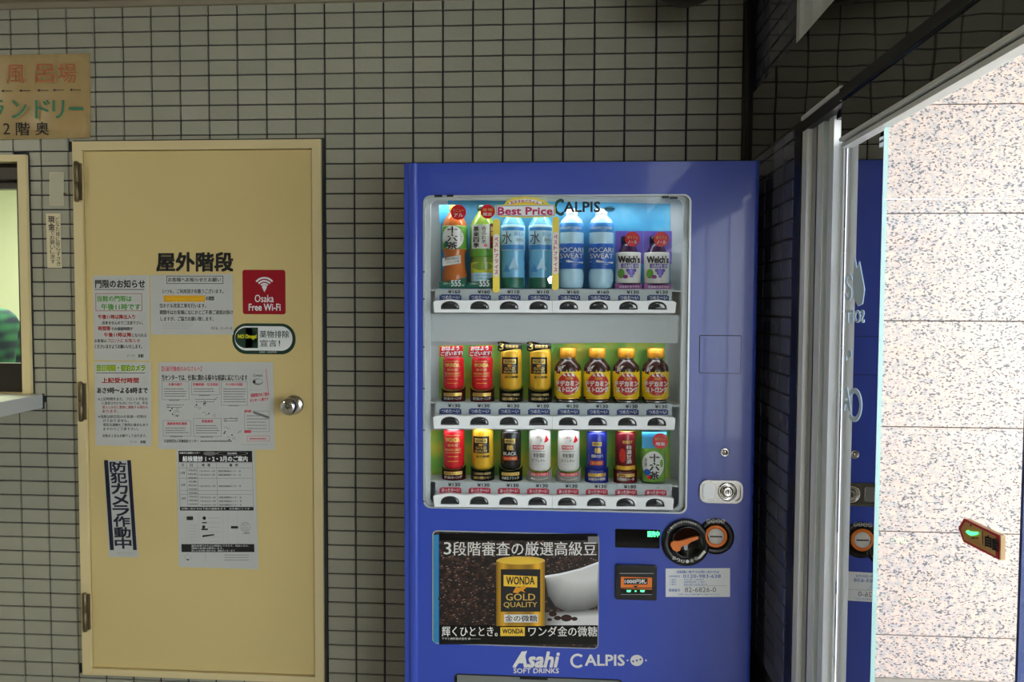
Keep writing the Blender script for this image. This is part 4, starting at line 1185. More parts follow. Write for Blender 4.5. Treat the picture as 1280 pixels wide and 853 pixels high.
dm = lathe('return_dial', [(29.5 * K, YM + .001), (29.5 * K, YM - .010), (28 * K, YM - .013), (22 * K, YM - .0135), (20.5 * K, YM - .009), (20 * K, YM - .008), (.001, YM - .008)], c1.x, c1.z, 'black_plastic', vm, axis='y', n=48)
c4 = at(859, 677, YM)
lathe('dial_rim', [(20 * K, YM - .008), (20 * K, YM - .012), (18.6 * K, YM - .013), (18 * K, YM - .0085), (.001, YM - .0085)], c4.x, c4.z, 'gloss_black', dm, axis='y', n=40)
lv = [(838.5, 683), (839, 679), (842, 677), (848, 677.6), (855, 675.8), (864, 673), (872, 671.2), (873.8, 672.4), (872.5, 674.5), (864, 678), (859, 682), (855, 682), (851.5, 684.5), (850, 688.5), (846, 690.2), (841.5, 688)]
plate('lever', [pxpoly(lv, YM - .020)], YM - .020, YM - .009, 'orange_plastic', dm)
P = Print(on_y(YM - .0136), .0004)
for txt, rad, a0, a1, h in (('おつり・返却', 24.8, 235, 302, 4.4), ('レバーを回すとおつりが出ます', 24.8, 150, 60, 2.4)):
    n = len(txt)
    for i, ch in enumerate(txt):
        a = math.radians(a0 + (a1 - a0) * i / (n - 1)); cx, cy = 857 + rad * math.cos(a), 677.5 - rad * math.sin(a)
        P.text(ch, cx - h / 2, cy - h / 2, cx + h / 2, cy + h / 2, 'can_white', .02)
P.poly([(880, 688), (882.5, 690.5), (876, 698), (871.5, 700), (873.5, 696)], 'can_white')
P.flush('print', dm)

st = plate('contact_sticker', [pxpoly([(832, 711), (912.5, 710.5), (912.5, 746.5), (832, 746.5)], YM)], YM - .0008, YM + .0005, 'white', vm)
P = Print(on_y(YM - .0008), .0004)
P.text('自販機に関するお問い合わせは', 846, 713.6, 899, 717, 'strong_blue', .02); P.text('0120-983-638', 854, 718.5, 901, 722.8, 'strong_blue', .01); P.text('お客様相談室', 836, 719.5, 850, 722, 'strong_blue', 0)
for k, t in enumerate(('平日 9時～17時 受付', '自動販売機の故障・つり銭切れ', '商品に関するお問い合わせ')): P.text(t, 855, 724 + k * 2.9, 880 + k * 2, 726 + k * 2.9, 'strong_blue', 0); P.text('ご案内', 837, 724 + k * 2.9, 845, 726 + k * 2.9, 'strong_blue', 0)
P.rect(854, 732.5, 908, 732.8, 'grey_ink'); P.text('管理番号', 836, 736.5, 850, 740, 'strong_blue', .02); P.text('82-6826-0', 856, 734.5, 895, 740.6, 'grey_ink', .01); P.text('お問い合わせの際は番号をお知らせください', 848, 742.5, 900, 744.5, 'strong_blue', 0)
P.flush('print', st)

# ================================================================== SAMPLE DRINKS IN THE WINDOW
YC = YM + .062          # axis of the samples
GR = ['sample drinks in the top row', 'sample drinks in the middle row', 'sample drinks in the bottom row']


class Sample:
    def __init__(s, name, cx, wpx, ytop, ybot, label, cat, row):
        s.R = at(cx + wpx / 2, ybot, YC).x - at(cx, ybot, YC).x
        s.c = at(cx, ybot, YC - s.R); s.x = at(cx, ybot, YC - s.R).x
        s.z0 = at(cx, ybot, YC - s.R).z; s.z1 = at(cx, ytop, YC - s.R).z
        s.px = cx; s.w = wpx
        s.root = empty(name, (s.x, YC, s.z0), label, cat, GR[row])
        s.P = Print(on_cyl(s.x, YC, s.R), .0003)

    def z(s, py): return at(s.px, py, YC - s.R).z

    def lathe(s, nm, prof, m, n=32):
        """profile as (share of the radius, photo row)"""
        return lathe(nm, [(max(r * s.R, .0004), s.z(y)) for r, y in prof], s.x, YC, m, s.root, n=n)

    def rect(s, x0, y0, x1, y1, m, lay=1): s.P.rect(s.px + x0, y0, s.px + x1, y1, m, lay, n=max(2, int((x1 - x0) / 1.5)))

    def text(s, t, x0, y0, x1, y1, m, b=.02, lay=3): s.P.text(t, s.px + x0, y0, s.px + x1, y1, m, b, lay)

    def card(s, nm, pts, m, off, par=None):
        Y = YC - s.R - off
        return plate(nm, [pxpoly([(s.px + x, y) for x, y in pts], Y)], Y - .0006, Y, m, par or s.root)

    def cardprint(s, off): return Print(lambda x, y, o, Y=YC - s.R - off - .0006: at(s.px + x, y, Y - o), .0003)

    def end(s, nm='label_print'):
        if s.P.v: s.P.flush(nm, s.root)
        return s.root

    def holder(s, y0, y1, m, strip, words):
        """dark cradle card curved round the foot of a can, its top edge dipping in the middle"""
        n = 16; bm = bmesh.new(); rows = []
        RR = s.R * 1.12 + .001
        for k in range(n + 1):
            a = -PI / 2 + PI * k / n; x = s.x + RR * math.sin(a); y = YC - RR * math.cos(a) * .96
            dip = s.z(y0) - (s.z(y0) - s.z(y0 + 8.5)) * max(0, math.cos(a)) ** .6
            rows.append([bm.verts.new((x, y, s.z(y1))), bm.verts.new((x, y, dip))])
        for a, b in zip(rows, rows[1:]): bm.faces.new((a[0], b[0], b[1], a[1]))
        bmesh.ops.solidify(bm, geom=bm.faces[:], thickness=-.0012)
        me = bm_mesh(bm)
        for p in me.polygons: p.use_smooth = True
        h = link('holder', me, m, s.root)
        Q = Print(on_cyl(s.x, YC, RR + .0014), .0003)
        if strip:
            Q.rect(s.px - s.w * .42, y1 - 12.2, s.px + s.w * .44, y1 - 8.2, strip, 1, n=12)
            Q.text(words[0], s.px - s.w * .36, y1 - 11.6, s.px + s.w * .40, y1 - 8.8, 'can_wine' if strip != 'can_red' else 'white', .02, 2)
        else: Q.text(words[0], s.px - s.w * .40, y1 - 11.8, s.px + s.w * .42, y1 - 8.8, 'dark_ink_gold', .02, 2)
        Q.text(words[1], s.px - s.w * .40, y1 - 7, s.px + s.w * .42, y1 - 3.4, 'dark_ink_gold' if not strip else 'can_white', .02, 2)
        Q.flush('holder_print', h)


def can_body(s, yt, yb, m, top='steel'):
    s.lathe('lid', [(.80, yt + 1.0), (.86, yt), (.88, yt), (.90, yt + 1.2)], top)
    s.lathe('body', [(.30, yb - 1), (.78, yb), (.92, yb - 2.2), (1, yb - 5), (1, yt + 4.5), (.97, yt + 3), (.90, yt + 1.2)], m)


def badge(s, cx, cy, r, off, t1, t2):
    b = s.card('badge', [(cx + r * math.cos(2 * PI * k / 28), cy + r * math.sin(2 * PI * k / 28)) for k in range(28)], 'can_red', off)
    Q = s.cardprint(off + .0006)
    Q.text(t1, cx - r * .7, cy - r * .45, cx + r * .7, cy - .2, 'dark_ink_gold', .02); Q.text(t2, cx - r * .6, cy + r * .15, cx + r * .6, cy + r * .6, 'white', .02)
    Q.flush('badge_print', b)


# ---- top row
s = Sample('tea_bottle', 566, 31, 262, 360.5, 'orange tea bottle with green label and red badge, first in the top row', 'bottle', 0)
s.lathe('bottle', [(.6, 360), (.95, 358), (1, 350), (1, 342), (.86, 334), (.84, 318), (1.0, 310), (1.0, 282), (.9, 276), (.62, 268), (.42, 263), (.42, 262)], 'tea_orange')
s.lathe('cap', [(.40, 262.5), (.46, 262), (.46, 255.5), (.42, 255)], 'cap_orange')
s.lathe('label', [(1.0, 311), (1.02, 310), (1.02, 283), (1.0, 282)], 'label_green')
s.P.oval(s.px - .5, 297, 13, 15, 'can_white', 4, 16); s.P.vtext('十六茶', s.px - 6, 282.5, s.px + 5, 312, 'ink', .04, 8); s.P.vtext('からだ', s.px + 8.5, 288, s.px + 11, 302, 'deep_green', 0, 8)
s.P.oval(s.px - 8, 305, 3, 4, 'forest_green', 6); s.P.oval(s.px - 4, 308, 2, 1.6, 'can_red', 7)
s.end()
c_ = s.card('band', [(-13, 323), (10, 319), (10, 329), (-13, 333)], 'can_white', -.002); Q = s.cardprint(-.0014); Q.text('素材の味わい', -10, 322.5, 8, 326, 'ink', .01, dy=-2); Q.text('ブレンド茶', -8, 327, 8, 330, 'ink', .01, dy=-2); Q.flush('print', c_)
c_ = s.card('foot_card', [(-17, 353), (4, 351), (17, 346), (17, 360.3), (-17, 360.3)], 'forest_green', .0015); Q = s.cardprint(.0021); Q.text('お手頃サイズ', -12, 353.5, -3, 356, 'white', 0); Q.text('555', -2, 350.5, 10, 358, 'white', .04); Q.text('ml', 11, 355, 14, 358, 'white', 0); Q.flush('print', c_)
badge(s, 7, 265.5, 9.6, .0015, 'リニュー', 'アル')
s.card('top_card', [(-17, 256), (-3, 256), (-3, 274), (-17, 280)], 'blue_picture', -.028)

s = Sample('tea_bottle', 601.5, 31, 262, 360.5, 'green tea bottle with white vertical lettering, second in the top row', 'bottle', 0)
s.lathe('bottle', [(.6, 360), (.95, 358), (1, 350), (1, 342), (.9, 334), (.88, 320), (1.0, 312), (1.0, 285), (.92, 278), (.65, 270), (.42, 264), (.42, 262)], 'tea_green')
s.lathe('cap', [(.40, 262.5), (.46, 262), (.46, 255.5), (.42, 255)], 'deep_green')
s.lathe('label', [(1.0, 321), (1.02, 320), (1.02, 281), (1.0, 280)], 'label_green')
s.rect(-12, 281, 10, 311, 'can_white', 4); s.rect(10.5, 279, 15, 310, 'can_wine', 4); s.P.vtext('緑茶', s.px + 11, 282, s.px + 14, 296, 'dark_ink_gold', .02, 6)
s.P.vtext('茶来四季', s.px - 9.5, 283, s.px - 2.5, 310, 'ink', .04, 8); s.P.vtext('香るお茶', s.px + .5, 283, s.px + 6, 305, 'ink', .02, 8); s.P.oval(s.px + 5, 307, 2, 2, 'can_red', 7)
s.rect(-13, 328, 15, 341, 'lime', 4); s.P.oval(s.px + 1, 333, 12, 5, 'tea_green', 5); s.rect(-13, 341, 14, 352, 'pale_blue', 4); s.text('産地からの贈りもの', -7, 343.5, 11, 345.5, 'forest_green', 0, 6); s.text('旨み深い緑茶', -6, 347, 10, 349, 'forest_green', 0, 6)
s.end()
c_ = s.card('foot_card', [(-16, 353), (4, 351), (16, 346), (16, 360.3), (-16, 360.3)], 'forest_green', .0015); Q = s.cardprint(.0021); Q.text('お手頃サイズ', -12, 353.5, -3, 356, 'white', 0); Q.text('555', -2, 350.5, 10, 358, 'white', .04); Q.flush('print', c_)
badge(s, 8, 264.5, 9, .0015, '産地', '限定')

s = Sample('water_bottle', 640, 30, 262, 360.5, 'clear blue water bottle in the top row, left one of two inside the yellow frame', 'bottle', 0)
s.lathe('bottle', [(.6, 360), (.95, 358), (1, 352), (.96, 346), (1, 340), (.96, 334), (1, 328), (.94, 322), (1, 316), (1, 284), (.92, 278), (.6, 270), (.44, 265), (.44, 262)], 'water_blue')
s.lathe('cap', [(.40, 262.5), (.46, 262), (.46, 255.5), (.42, 255)], 'pale_blue')
s.lathe('label', [(1.0, 313), (1.02, 312), (1.02, 282), (1.0, 281)], 'pale_blue')
s.rect(-13, 284, 14, 288, 'mid_blue', 4); s.rect(-14, 306, 14, 312, 'mid_blue', 4); s.text('水', -12, 289, 0, 305, 'ink', .0, 8); s.text('おいしい', 3, 290, 13, 295, 'strong_blue', .01, 8); s.text('天然水', 5, 298, 13, 302, 'grey_ink', .01, 8)
s.rect(-14, 347, 14, 360, 'forest_green', 3)
s.P.poly([(s.px - 4, 336), (s.px + 2, 322), (s.px + 8, 338)], 'pale_blue', 4); s.P.poly([(s.px - 11, 340), (s.px - 7, 330), (s.px - 3, 340)], 'mid_blue', 4); s.lathe
w1 = s.end()
w2 = copy_tree(w1, (at(674.5, 360, YC).x - at(640, 360, YC).x, 0, at(674.5, 360.7, YC).z - at(640, 360.5, YC).z)); w2['label'] = 'clear blue water bottle in the top row, right one of two inside the yellow frame'

s = Sample('sports_drink_bottle', 714, 31, 262, 361, 'blue labelled sports drink bottle in the top row, just right of the yellow frame', 'bottle', 0)
s.lathe('bottle', [(.6, 361), (.92, 359), (1, 351), (1, 342), (.90, 336), (1, 330), (1, 288), (.98, 282), (.84, 274), (.5, 269), (.44, 267)], 'pale_blue')
s.lathe('cap', [(.44, 268), (.48, 267), (.48, 260.5), (.44, 260)], 'can_white')
s.lathe('label', [(1.0, 336), (1.025, 335), (1.025, 305), (1.0, 304)], 'strong_blue')
s.lathe('neck_label', [(1.0, 290), (1.015, 289), (1.015, 279), (.97, 278)], 'mid_blue')
s.text('POCARI', -14, 309.5, 14, 315.5, 'can_white', .02, 9); s.text('SWEAT', -13, 317, 14, 323, 'can_white', .02, 9); s.text('IONSUPPLY DRINK', -13, 283.5, 13, 286.5, 'can_white', .01, 6)
s.P.poly([(s.px - 14, 327), (s.px - 4, 325), (s.px + 6, 328), (s.px + 14, 327), (s.px + 14, 329), (s.px + 6, 330.5), (s.px - 4, 328)], 'can_white', 9)
w1 = s.end()
w2 = copy_tree(w1, (at(751, 360, YC).x - at(714, 360, YC).x, 0, at(751, 361.2, YC).z - at(714, 361, YC).z)); w2['label'] = 'blue labelled sports drink bottle in the top row, next to the purple bottles'

s = Sample('grape_juice_bottle', 786, 31, 289, 361.5, 'short purple grape juice bottle in the top row, left of the two', 'bottle', 0)
s.card('back_card', [(-17, 289), (18, 289), (18, 330), (-17, 330)], 'violet', -.035)
s.lathe('bottle', [(.6, 361), (.95, 359), (1, 352), (1, 322), (.92, 316), (.62, 309), (.56, 303)], 'grape')
s.lathe('cap', [(.54, 304), (.60, 303), (.60, 295.5), (.55, 294.5)], 'can_black')
s.lathe('label', [(1.0, 354), (1.02, 353), (1.02, 316), (.97, 315)], 'can_white')
s.text("Welch's", -12, 320, 13, 328.5, 'ink', .05, 9); s.rect(-9, 329.5, 12, 335, 'violet', 6); s.text('GRAPE 50', -7, 330.3, 11, 334.3, 'can_white', .03, 9)
for x, y in ((-1, 338), (3, 338), (7, 338), (1, 341.5), (5, 341.5), (3, 345)): s.P.oval(s.px + x, y, 2.3, 2.3, 'violet', 5, 8)
s.P.oval(s.px - 9, 342, 4, 6, 'label_green', 5); s.P.oval(s.px - 4, 346, 3, 2.4, 'purple', 6)
s.end()
c_ = s.card('foot_card', [(-17, 354), (-4, 356.5), (17, 355), (17, 361.3), (-17, 361.3)], 'purple', .0015); Q = s.cardprint(.0021); Q.text('低温果汁まろやか', -12, 357.3, 14, 360, 'can_white', .01); Q.flush('print', c_)
badge(s, 4.5, 299, 9.4, .0015, 'ポリフェ', 'ノール')
w1 = s.root
w2 = copy_tree(w1, (at(821.5, 360, YC).x - at(786, 360, YC).x, 0, at(821.5, 361.8, YC).z - at(786, 361.5, YC).z)); w2['label'] = 'short purple grape juice bottle at the right end of the top row'


# ---- cans
def red_can(cx, yt, yb, ye, label, row, header):
    s = Sample('coffee_can', cx, 26, yt, ye, label, 'can', row)
    can_body(s, yt, yb, 'can_red'); f = (yb - yt) / 42.0
    Y = lambda q: yt + (q - 446) * f
    s.text('WONDA', -8.5, Y(454.5), 8.5, Y(459), 'gold_light', .05); s.text('朝専用', -6, Y(461), 6, Y(464), 'dark_ink_gold', .02); s.text('MORNING SHOT', -9, Y(466), 10, Y(468.5), 'gold_light', .02); s.rect(-9, Y(470), 10, Y(470.5), 'gold_light')
    s.rect(-6, Y(474), 7, Y(474.6), 'gold'); s.rect(-6, Y(479), 7, Y(479.6), 'gold'); s.rect(-9, Y(451.8), 9, Y(452.3), 'gold_light')
    s.end(); s.holder(ye - 23, ye, 'can_wine', 'gold_light', ('朝専用の缶コーヒー', '香り高いモーニング'))
    if header:
        c = s.card('header_card', [(-15, 433.5), (13.5, 432.5), (14, 441), (12, 446), (-15.5, 446)], 'can_red', .001); Q = s.cardprint(.0016)
        Q.text('おはよう', -13, 433.5, 9, 438.5, 'white', .06, dy=-.8); Q.text('ございます!', -14, 440, 13, 445, 'white', .06, dy=-1.5); Q.flush('print', c)
    return s.root


a = red_can(565, 446, 488, 503.7, 'red coffee can with a slanted greeting card, left end of the middle row', 1, True)
b = copy_tree(a, (at(601, 480, YC).x - at(565, 480, YC).x, 0, at(601, 503.9, YC).z - at(565, 503.7, YC).z)); b['label'] = 'red coffee can with a slanted greeting card, second in the middle row'


def gold_can(cx, yt, yb, ye, label, row, header):
    s = Sample('coffee_can', cx, 26, yt, ye, label, 'can', row)
    can_body(s, yt, yb, 'gold', 'gold_light'); f = (yb - yt) / 52.0
    Y = lambda q: yt + (q - 437) * f
    s.rect(-11, Y(447), 9, Y(468), 'can_black', 1); s.rect(-8.5, Y(449.5), 6.5, Y(455), 'gold_light', 3); s.text('WONDA', -7.5, Y(450.5), 5.5, Y(454), 'ink', .03, 6)
    s.P.oval(s.px - 1, Y(457.5), 3, 1.6, 'cap_orange', 3); s.text('GOLD', -7, Y(459.5), 5.5, Y(463), 'gold_light', .02, 5); s.text('QUALITY', -8, Y(464), 6.5, Y(467.2), 'gold_light', .02, 5)
    s.text('金の微糖', -7, Y(470.5), 9, Y(473.5), 'ink', .03); s.end()
    s.holder(ye - 23, ye, 'can_black', None, ('三段階審査の厳選豆', '高級豆の微糖コーヒー'))
    if header:
        c = s.card('header_card', [(-16, 428), (-10, 427), (-4, 428), (0, 429.5), (14, 429.5), (14, 436), (4, 437), (-12, 440), (-16, 438)], 'can_black', .001); Q = s.cardprint(.0016)
        Q.text('3', -14, 428.5, -8.5, 437.5, 'gold_light', .02); Q.text('段階審査', -6, 431.5, 10, 435.5, 'dark_ink_gold', .02); Q.flush('print', c)
    return s.root


a = gold_can(638, 437, 488.5, 504, 'gold coffee can with a dark header card, third in the middle row', 1, True)
b = copy_tree(a, (at(674.2, 480, YC).x - at(638, 480, YC).x, 0, at(674.2, 504.2, YC).z - at(638, 504, YC).z)); b['label'] = 'gold coffee can with a dark header card, beside the orange capped bottles'

s = Sample('energy_drink_bottle', 709.5, 33, 436, 504.5, 'orange capped yellow and brown bottle in the middle row, next to the gold cans', 'bottle', 1)
s.lathe('bottle', [(.7, 504), (.92, 503.4), (.93, 501), (1, 499), (1, 463), (.94, 458), (.60, 451), (.50, 449), (.50, 447)], 'bottle_brown')
s.lathe('collar', [(.50, 450), (.56, 449.5), (.53, 446.5), (.5, 446)], 'steel')
s.lathe('cap', [(.58, 448), (.62, 447.5), (.62, 436.8), (.58, 435.8)], 'cap_orange')
s.lathe('foot', [(.7, 504.4), (.9, 504.2), (.94, 501.5), (.9, 501)], 'steel')
s.lathe('label', [(1.0, 497), (1.02, 496.6), (1.02, 466), (1.0, 465)], 'yellow_print')
for k in range(8): s.P.poly([(s.px - 15 + k * 4, 468), (s.px - 13 + k * 4, 462 + (k % 3) * 1.2), (s.px - 11 + k * 4, 468)], 'yellow_print', 4)
s.P.oval(s.px + 1, 480.3, 13.6, 14.6, 'gold_light', 5, 18); s.P.oval(s.px + 1, 480.3, 12.8, 13.8, 'flame_red', 6, 18)
for x in (-3, 2, 7): s.P.poly([(s.px + x - 2, 470), (s.px + x - 2.5, 465), (s.px + x + 2, 471)], 'can_white', 8)
s.text('炭酸栄養', -3, 471.5, 6, 474.5, 'cap_orange', .03, 8); s.text('ドデカミン', -13, 476, 13.5, 482.5, 'can_white', .06, 10); s.text('ストロング', -12, 483.5, 13, 490, 'can_white', .06, 10)
c_ = s.card('tilted_card', [(-14, 459), (-4, 455), (0, 461), (-9, 468), (-14, 466)], 'can_wine', -.006); Q = s.cardprint(-.0053); Q.text('元気', -12, 458.5, -3, 464.5, 'can_white', .04, dy=-2); Q.flush('print', c_)
s.rect(-14, 497, 14, 499, 'gold', 5)
a = s.end()
for cx, yb, lb in ((746, 504.9, 'orange capped yellow and brown bottle, second of the four in the middle row'), (782.3, 505.2, 'orange capped yellow and brown bottle, third of the four in the middle row'),
                   (818.8, 505.4, 'orange capped yellow and brown bottle at the right end of the middle row')):
    b = copy_tree(a, (at(cx, 480, YC).x - at(709.5, 480, YC).x, 0, at(cx, yb, YC).z - at(709.5, 504.5, YC).z)); b['label'] = lb

# ---- bottom row
red_can(565.5, 537.5, 587.5, 602.3, 'red coffee can without a header card, left end of the bottom row', 2, False)
gold_can(602, 536, 588, 602.8, 'gold coffee can, second in the bottom row', 2, False)
s = Sample('coffee_can', 637.5, 25.5, 538, 603.3, 'black coffee can with small gold lettering, third in the bottom row', 'can', 2)
can_body(s, 538, 588.5, 'can_black')
s.rect(-6.5, 549, 6, 554.5, 'gold_light', 2); s.text('WONDA', -5.5, 550, 5, 553.5, 'ink', .03, 4); s.text('極', -4, 556.5, 4, 563, 'gold_light', .03); s.text('BLACK', -8, 565.5, 8, 569.5, 'can_white', .02); s.rect(-9, 571, 9, 576, 'flame_red', 2); s.text('直火焙煎豆', -7, 572, 8, 575, 'gold_light', .01, 4)
s.end(); s.holder(580, 603.3, 'can_black', 'gold_light', ('プレミアム焙煎', '高級豆ブラック'))


def white_can(cx, dy, label):
    s = Sample('coffee_can', cx, 27, 538 + dy, 603.6 + dy, label, 'can', 2)
    can_body(s, 538 + dy, 590 + dy, 'can_white')
    s.text('一杯の', -6, 546 + dy, 3, 548.5 + dy, 'flame_red', .01); s.text('極', 1, 549 + dy, 4, 552.5 + dy, 'grey_ink', 0); s.P.poly([(s.px + 6, 554 + dy), (s.px + 8.5, 544 + dy), (s.px + 11.5, 551 + dy), (s.px + 9.5, 553 + dy)], 'can_red', 3)
    s.rect(-8, 557 + dy, 6, 562 + dy, 'can_red', 2); s.text('WONDA', -7, 558 + dy, 5, 561 + dy, 'white', .03, 4); s.rect(-9, 564.2 + dy, 8, 564.8 + dy, 'grey_ink')
    s.text('特製', -7, 567 + dy, 6.5, 572.5 + dy, 'ink', .02); s.text('カフェオレ', -9, 574 + dy, 7.5, 577.8 + dy, 'ink', .02); s.rect(-8, 580.5 + dy, 8, 581 + dy, 'card_grey')
    s.end(); s.holder(583 + dy, 603.6 + dy, 'can_white', 'can_red', ('特製ミルク仕立て', '　　　　')) if False else s.holder(583 + dy, 603.6 + dy, 'can_white', 'can_red', ('特製ミルク仕立て', '・'))
    return s.root


a = white_can(674, 0, 'white milk coffee can with black lettering, left of the two in the bottom row')
b = copy_tree(a, (at(710, 580, YC).x - at(674, 580, YC).x, 0, at(710, 604.1, YC).z - at(674, 603.6, YC).z)); b['label'] = 'white milk coffee can in the bottom row, next to the dark blue can'
s = Sample('coffee_can', 746, 25.5, 539.5, 604.6, 'dark blue coffee can with gold lettering in the bottom row', 'can', 2)
can_body(s, 539.5, 590.5, 'can_blue')
s.rect(-5.5, 553, 6, 558, 'gold_light', 2); s.text('WONDA', -4.5, 554, 5, 557, 'ink', .03, 4); s.text('極', -3, 560, 5, 567, 'gold_light', .03); s.text('微糖仕立て', -6.5, 568.5, 8, 572.5, 'can_white', .02); s.rect(-8, 576.5, 8, 582, 'flame_red', 2); s.text('直火焙煎豆', -6, 577.5, 7, 581, 'gold_light', .01, 4)
s.end(); s.holder(580, 604.6, 'can_blue', 'gold_light', ('プレミアム焙煎', '高級豆の微糖'))
s = Sample('soup_can', 782.2, 25.5, 539.5, 605, 'dark red can with a gold foot, second from the right in the bottom row', 'can', 2)
can_body(s, 539.5, 591, 'can_wine', 'gold_light')
s.rect(-11, 583, 12, 588, 'gold', 2); s.text('濃厚仕立て', -4, 551, 8, 555, 'gold_light', .02); s.P.vtext('特濃甘酒', s.px + 1, 557, s.px + 7, 580, 'can_white', .02, 4); s.P.oval(s.px - 4, 570, 4, 9, 'flame_red', 2)
s.end(); s.holder(582, 605, 'can_wine', 'gold_light', ('濃厚な味わい', '期間限定の一本'))
s = Sample('tea_can', 817.5, 31, 560, 605.5, 'green tea label sample with red badge at the right end of the bottom row', 'can', 2)
s.lathe('body', [(.6, 605.4), (.94, 604), (1, 600), (1, 566), (.9, 560), (.6, 555), (.5, 545), (.5, 539)], 'can_green')
s.P.oval(s.px - .5, 581.5, 13.5, 17, 'can_white', 2, 18); s.P.vtext('十六茶', s.px - 5, 567, s.px + 6, 600, 'ink', .04, 7); s.P.oval(s.px - 8, 591, 4, 4, 'strong_blue', 4, 8); s.P.oval(s.px - 5, 597, 3, 2.4, 'can_red', 5, 8); s.P.oval(s.px + 9.5, 580, 2, 5, 'can_green', 4, 8)
s.P.vtext('健康', s.px - 11, 573, s.px - 8, 584, 'forest_green', 0, 4); s.end()
s.card('top_card', [(-15, 538.5), (16, 538.5), (15, 560), (-15, 561)], 'blue_picture', -.004)
badge(s, 8, 551.5, 9.8, .0015, 'Wチャンス', '増量')

# ---- best price frame hanging on the pane
Yb = YM + .0075
bp_ = empty('promotional_frame', (at(657, 300, Yb).x, Yb, at(657, 361, Yb).z), 'yellow and magenta price promotion card frame on the machine window', 'price card')
plate('arch', [pxpoly([(619, 257), (630, 256), (634, 251), (642, 247.5), (656, 246), (671, 247.5), (682, 251.5), (687, 255.5), (693, 256), (694.5, 260), (694, 270), (686, 271.5), (660, 272.5), (626, 271.5), (619, 269)], Yb - .001)], Yb - .0022, Yb - .001, 'sign_yellow', bp_)
P = Print(on_y(Yb - .0022), .0003)
P.poly([(620, 257.5), (692.5, 256.5), (693.3, 260), (693, 269.3), (660, 270.6), (620.5, 269.3)], 'mid_blue', 1); P.poly([(621, 258.2), (691.8, 257.2), (692.4, 260), (692.2, 268.7), (660, 269.9), (621.3, 268.7)], 'white', 2)
P.text('Best Price', 622.5, 259.3, 690.5, 268.5, 'magenta_ink', .05, 4)
P.poly([(635, 253.5), (645, 249.8), (657, 248.6), (669, 249.8), (678, 253), (677, 255.3), (668, 253), (657, 252), (645, 253), (636, 256)], 'white', 2)
for i, ch in enumerate('おすすめプライス'): a = (i - 3.5) / 3.5; P.text(ch, 655.7 + a * 15.5 - 1.9, 250 + a * a * 2.0 - .3, 655.7 + a * 15.5 + 1.9, 253.6 + a * a * 2.0 - .3, 'magenta_ink', .03, 4)
P.oval(635, 254.5, .8, .8, 'forest_green', 4, 6); P.oval(678.5, 254, .8, .8, 'forest_green', 4, 6)
P.flush('print', bp_)
for x0, x1, ya, yb in ((616.2, 624.6, 273.8, 366), (690.3, 698.6, 271, 362.8)):
    zz = pxrect(x0, ya, x1, yb, Yb - .001); bar = plate('side_bar', [rrect(*zz, .0075, 5)], Yb - .002, Yb - .001, 'sign_yellow', bp_)
    P = Print(on_y(Yb - .002), .0003); zf = rrect(x0 + .6, ya + 19, x1 - .6, yb - 20, 3, 4); P.poly(zf, 'can_white', 1)
    P.vtext('ベストプライス', x0 + 2, ya + 22, x1 - 2, yb - 22, 'magenta_ink', .04, 2, gap=.3); P.flush('print', bar)

# ---- on top of the machine, hanging fixture
c = at(784, 201, -.30)
cp = empty('paper_cup', (c.x, -.30, ZT - .006), 'small white cup lying on top of the blue machine', 'cup')
lathe('cup', [(.010, ZT - .0055), (.020, ZT - .004), (.024, ZT + .006), (.022, ZT + .014), (.012, ZT + .019), (.001, ZT + .020)], c.x, -.30, 'white', cp, n=20)
lathe('cup_rim', [(.026, ZT - .006), (.027, ZT - .001), (.024, ZT)], c.x, -.30, 'can_white', cp, n=20)
box('paper_scrap', c.x + .03, c.x + .065, -.30, -.27, ZT - .006, ZT + .010, 'beige_edge', cp, bev=.002)

c = at(857, 0, -.25)
fx = empty('ceiling_dome', (c.x, -.25, ZC), 'dark brown round fixture on the ceiling above the machine', 'ceiling lamp')
zc = at(857, 4.5, -.25).z
lathe('dome', [(.01, zc), (.05, zc + .006), (.082, zc + .022), (.088, zc + .035), (.088, ZC)], c.x, -.25, 'frame_brown', fx, n=28)
lathe('dome_ring', [(.088, zc + .03), (.093, zc + .034), (.093, zc + .044), (.088, zc + .048)], c.x, -.25, 'black_metal', fx, n=28)

# ---- automatic door sign stuck to the glass
XS = XG - .001
sg = empty('door_sign', tuple(atX(1232, 700, XS)), 'red bordered arrow shaped automatic door sign on the entrance glass', 'sign')
fnx = lambda d: (lambda x, z, y: atX(x, z, XS - d + y))


def xplate(name, pts, d0, d1, m, par):
    fl, tr = loop_fill([pts]); bm = bmesh.new(); base = [atX(p.x, p.y, XS) for p in fl]
    a = [bm.verts.new((XS - d0, p.y, p.z)) for p in base]; b = [bm.verts.new((XS - d1, p.y, p.z)) for p in base]
    for t in tr: bm.faces.new([a[i] for i in t]); bm.faces.new([b[i] for i in reversed(t)])
    for i in range(len(fl)): j = (i + 1) % len(fl); bm.faces.new((a[i], b[i], b[j], a[j]))
    return link(name, bm_mesh(bm), m, par)


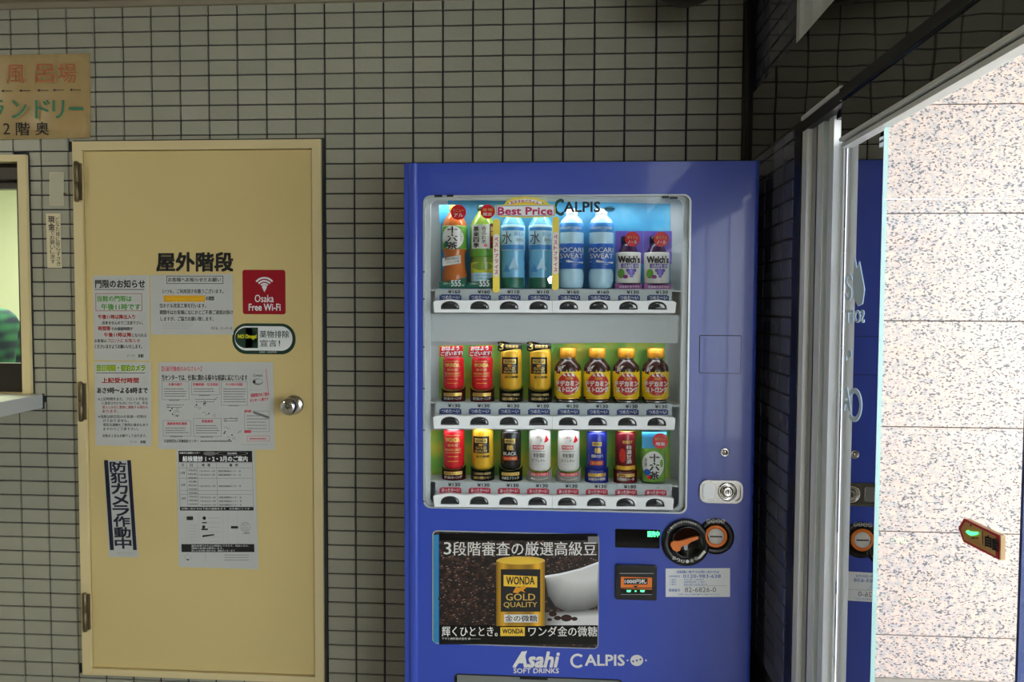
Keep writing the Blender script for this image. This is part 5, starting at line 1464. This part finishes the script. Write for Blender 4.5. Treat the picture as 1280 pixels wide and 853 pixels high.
mat('sign_field', (226, 172, 84), .4); mat('sign_border', (216, 30, 44), .4)
xplate('sign_body', [(1204.5, 660.5), (1211.5, 648.5), (1257, 670), (1256.5, 700.5), (1211, 678)], 0, .006, 'beige_edge', sg)
xplate('sign_face', [(1204.5, 660.5), (1211.5, 648.5), (1255.5, 669.5), (1255, 700), (1211, 678)], .006, .0075, 'sign_border', sg)
xplate('sign_field', [(1208.5, 661.5), (1214, 652.5), (1252.5, 671), (1252, 695.5), (1213, 675.5)], .0076, .0082, 'sign_field', sg)
P = Print(lambda x, y, off: atX(x, y, XS - .0083 - off), .0004)
P.text('自', 1231.5, 669, 1239, 683, 'ink', .05, dy=2.2); P.text('動', 1240.5, 673, 1248, 688, 'ink', .05, dy=2.2)
P.rect(1227.8, 664, 1228.5, 681, 'ink'); P.oval(1213.5, 657, 1, 1.5, 'ink'); P.lines(1214, 671, 1224, 675, 1, 'ink')
P.poly([(1207, 665), (1210, 663), (1213, 665), (1223, 665.5), (1222, 668.5), (1214, 670), (1210, 668)], 'green_led', 3)
P.flush('print', sg)

# ---- planter outside, left of the granite
PY = 1.05
pb = at(1076, 738, PY)
pl = empty('potted_plant', (pb.x, PY, 0), 'tall leafy plant in a pebble topped pot outside the entrance glass', 'plant')
pz = pb.z
lathe('pot', [(.10, 0), (.13, .02), (.17, pz - .02), (.175, pz), (.16, pz), (.155, pz - .03), (.01, pz - .03)], pb.x + .06, PY, 'planter', pl, n=30)
random.seed(5)
bm = bmesh.new()
for k in range(60):
    a = random.random() * 2 * PI; r = .14 * math.sqrt(random.random()); b2 = bmesh.new(); bmesh.ops.create_icosphere(b2, subdivisions=1, radius=random.uniform(.010, .017))
    for v in b2.verts: v.co = Vector((v.co.x, v.co.y, v.co.z * .7)) + Vector((pb.x + .06 + r * math.cos(a), PY + r * math.sin(a), pz - .012 + random.random() * .01))
    t = bpy.data.meshes.new('t'); b2.to_mesh(t); b2.free(); bm.from_mesh(t)
mat('pebble', (214, 216, 214), .6)
o = link('pebbles', bm_mesh(bm), 'pebble', pl); o['kind'] = 'stuff'
lathe('stem', [(.014, pz - .03), (.012, 1.2), (.010, 1.75)], pb.x + .06, PY, 'soil', pl, n=10)
for k in range(26):
    z = .92 + .034 * k; a = k * 2.4; L = random.uniform(.30, .5); bm = bmesh.new(); n = 7; prev = None
    d = Vector((math.cos(a), math.sin(a), 0)); sd = Vector((-d.y, d.x, 0))
    for i in range(n + 1):
        t = i / n; c = Vector((pb.x + .06, PY, z)) + d * L * t + Vector((0, 0, .16 * t - .30 * t * t)); wv = .026 * math.sin(PI * min(1, t * .93 + .07)) ** .7
        cur = [bm.verts.new(c - sd * wv), bm.verts.new(c - Vector((0, 0, .005))), bm.verts.new(c + sd * wv)]
        if prev: bm.faces.new((prev[0], cur[0], cur[1], prev[1])); bm.faces.new((prev[1], cur[1], cur[2], prev[2]))
        prev = cur
    me = bm_mesh(bm)
    for p in me.polygons: p.use_smooth = True
    link('leaf', me, 'leaf', pl)
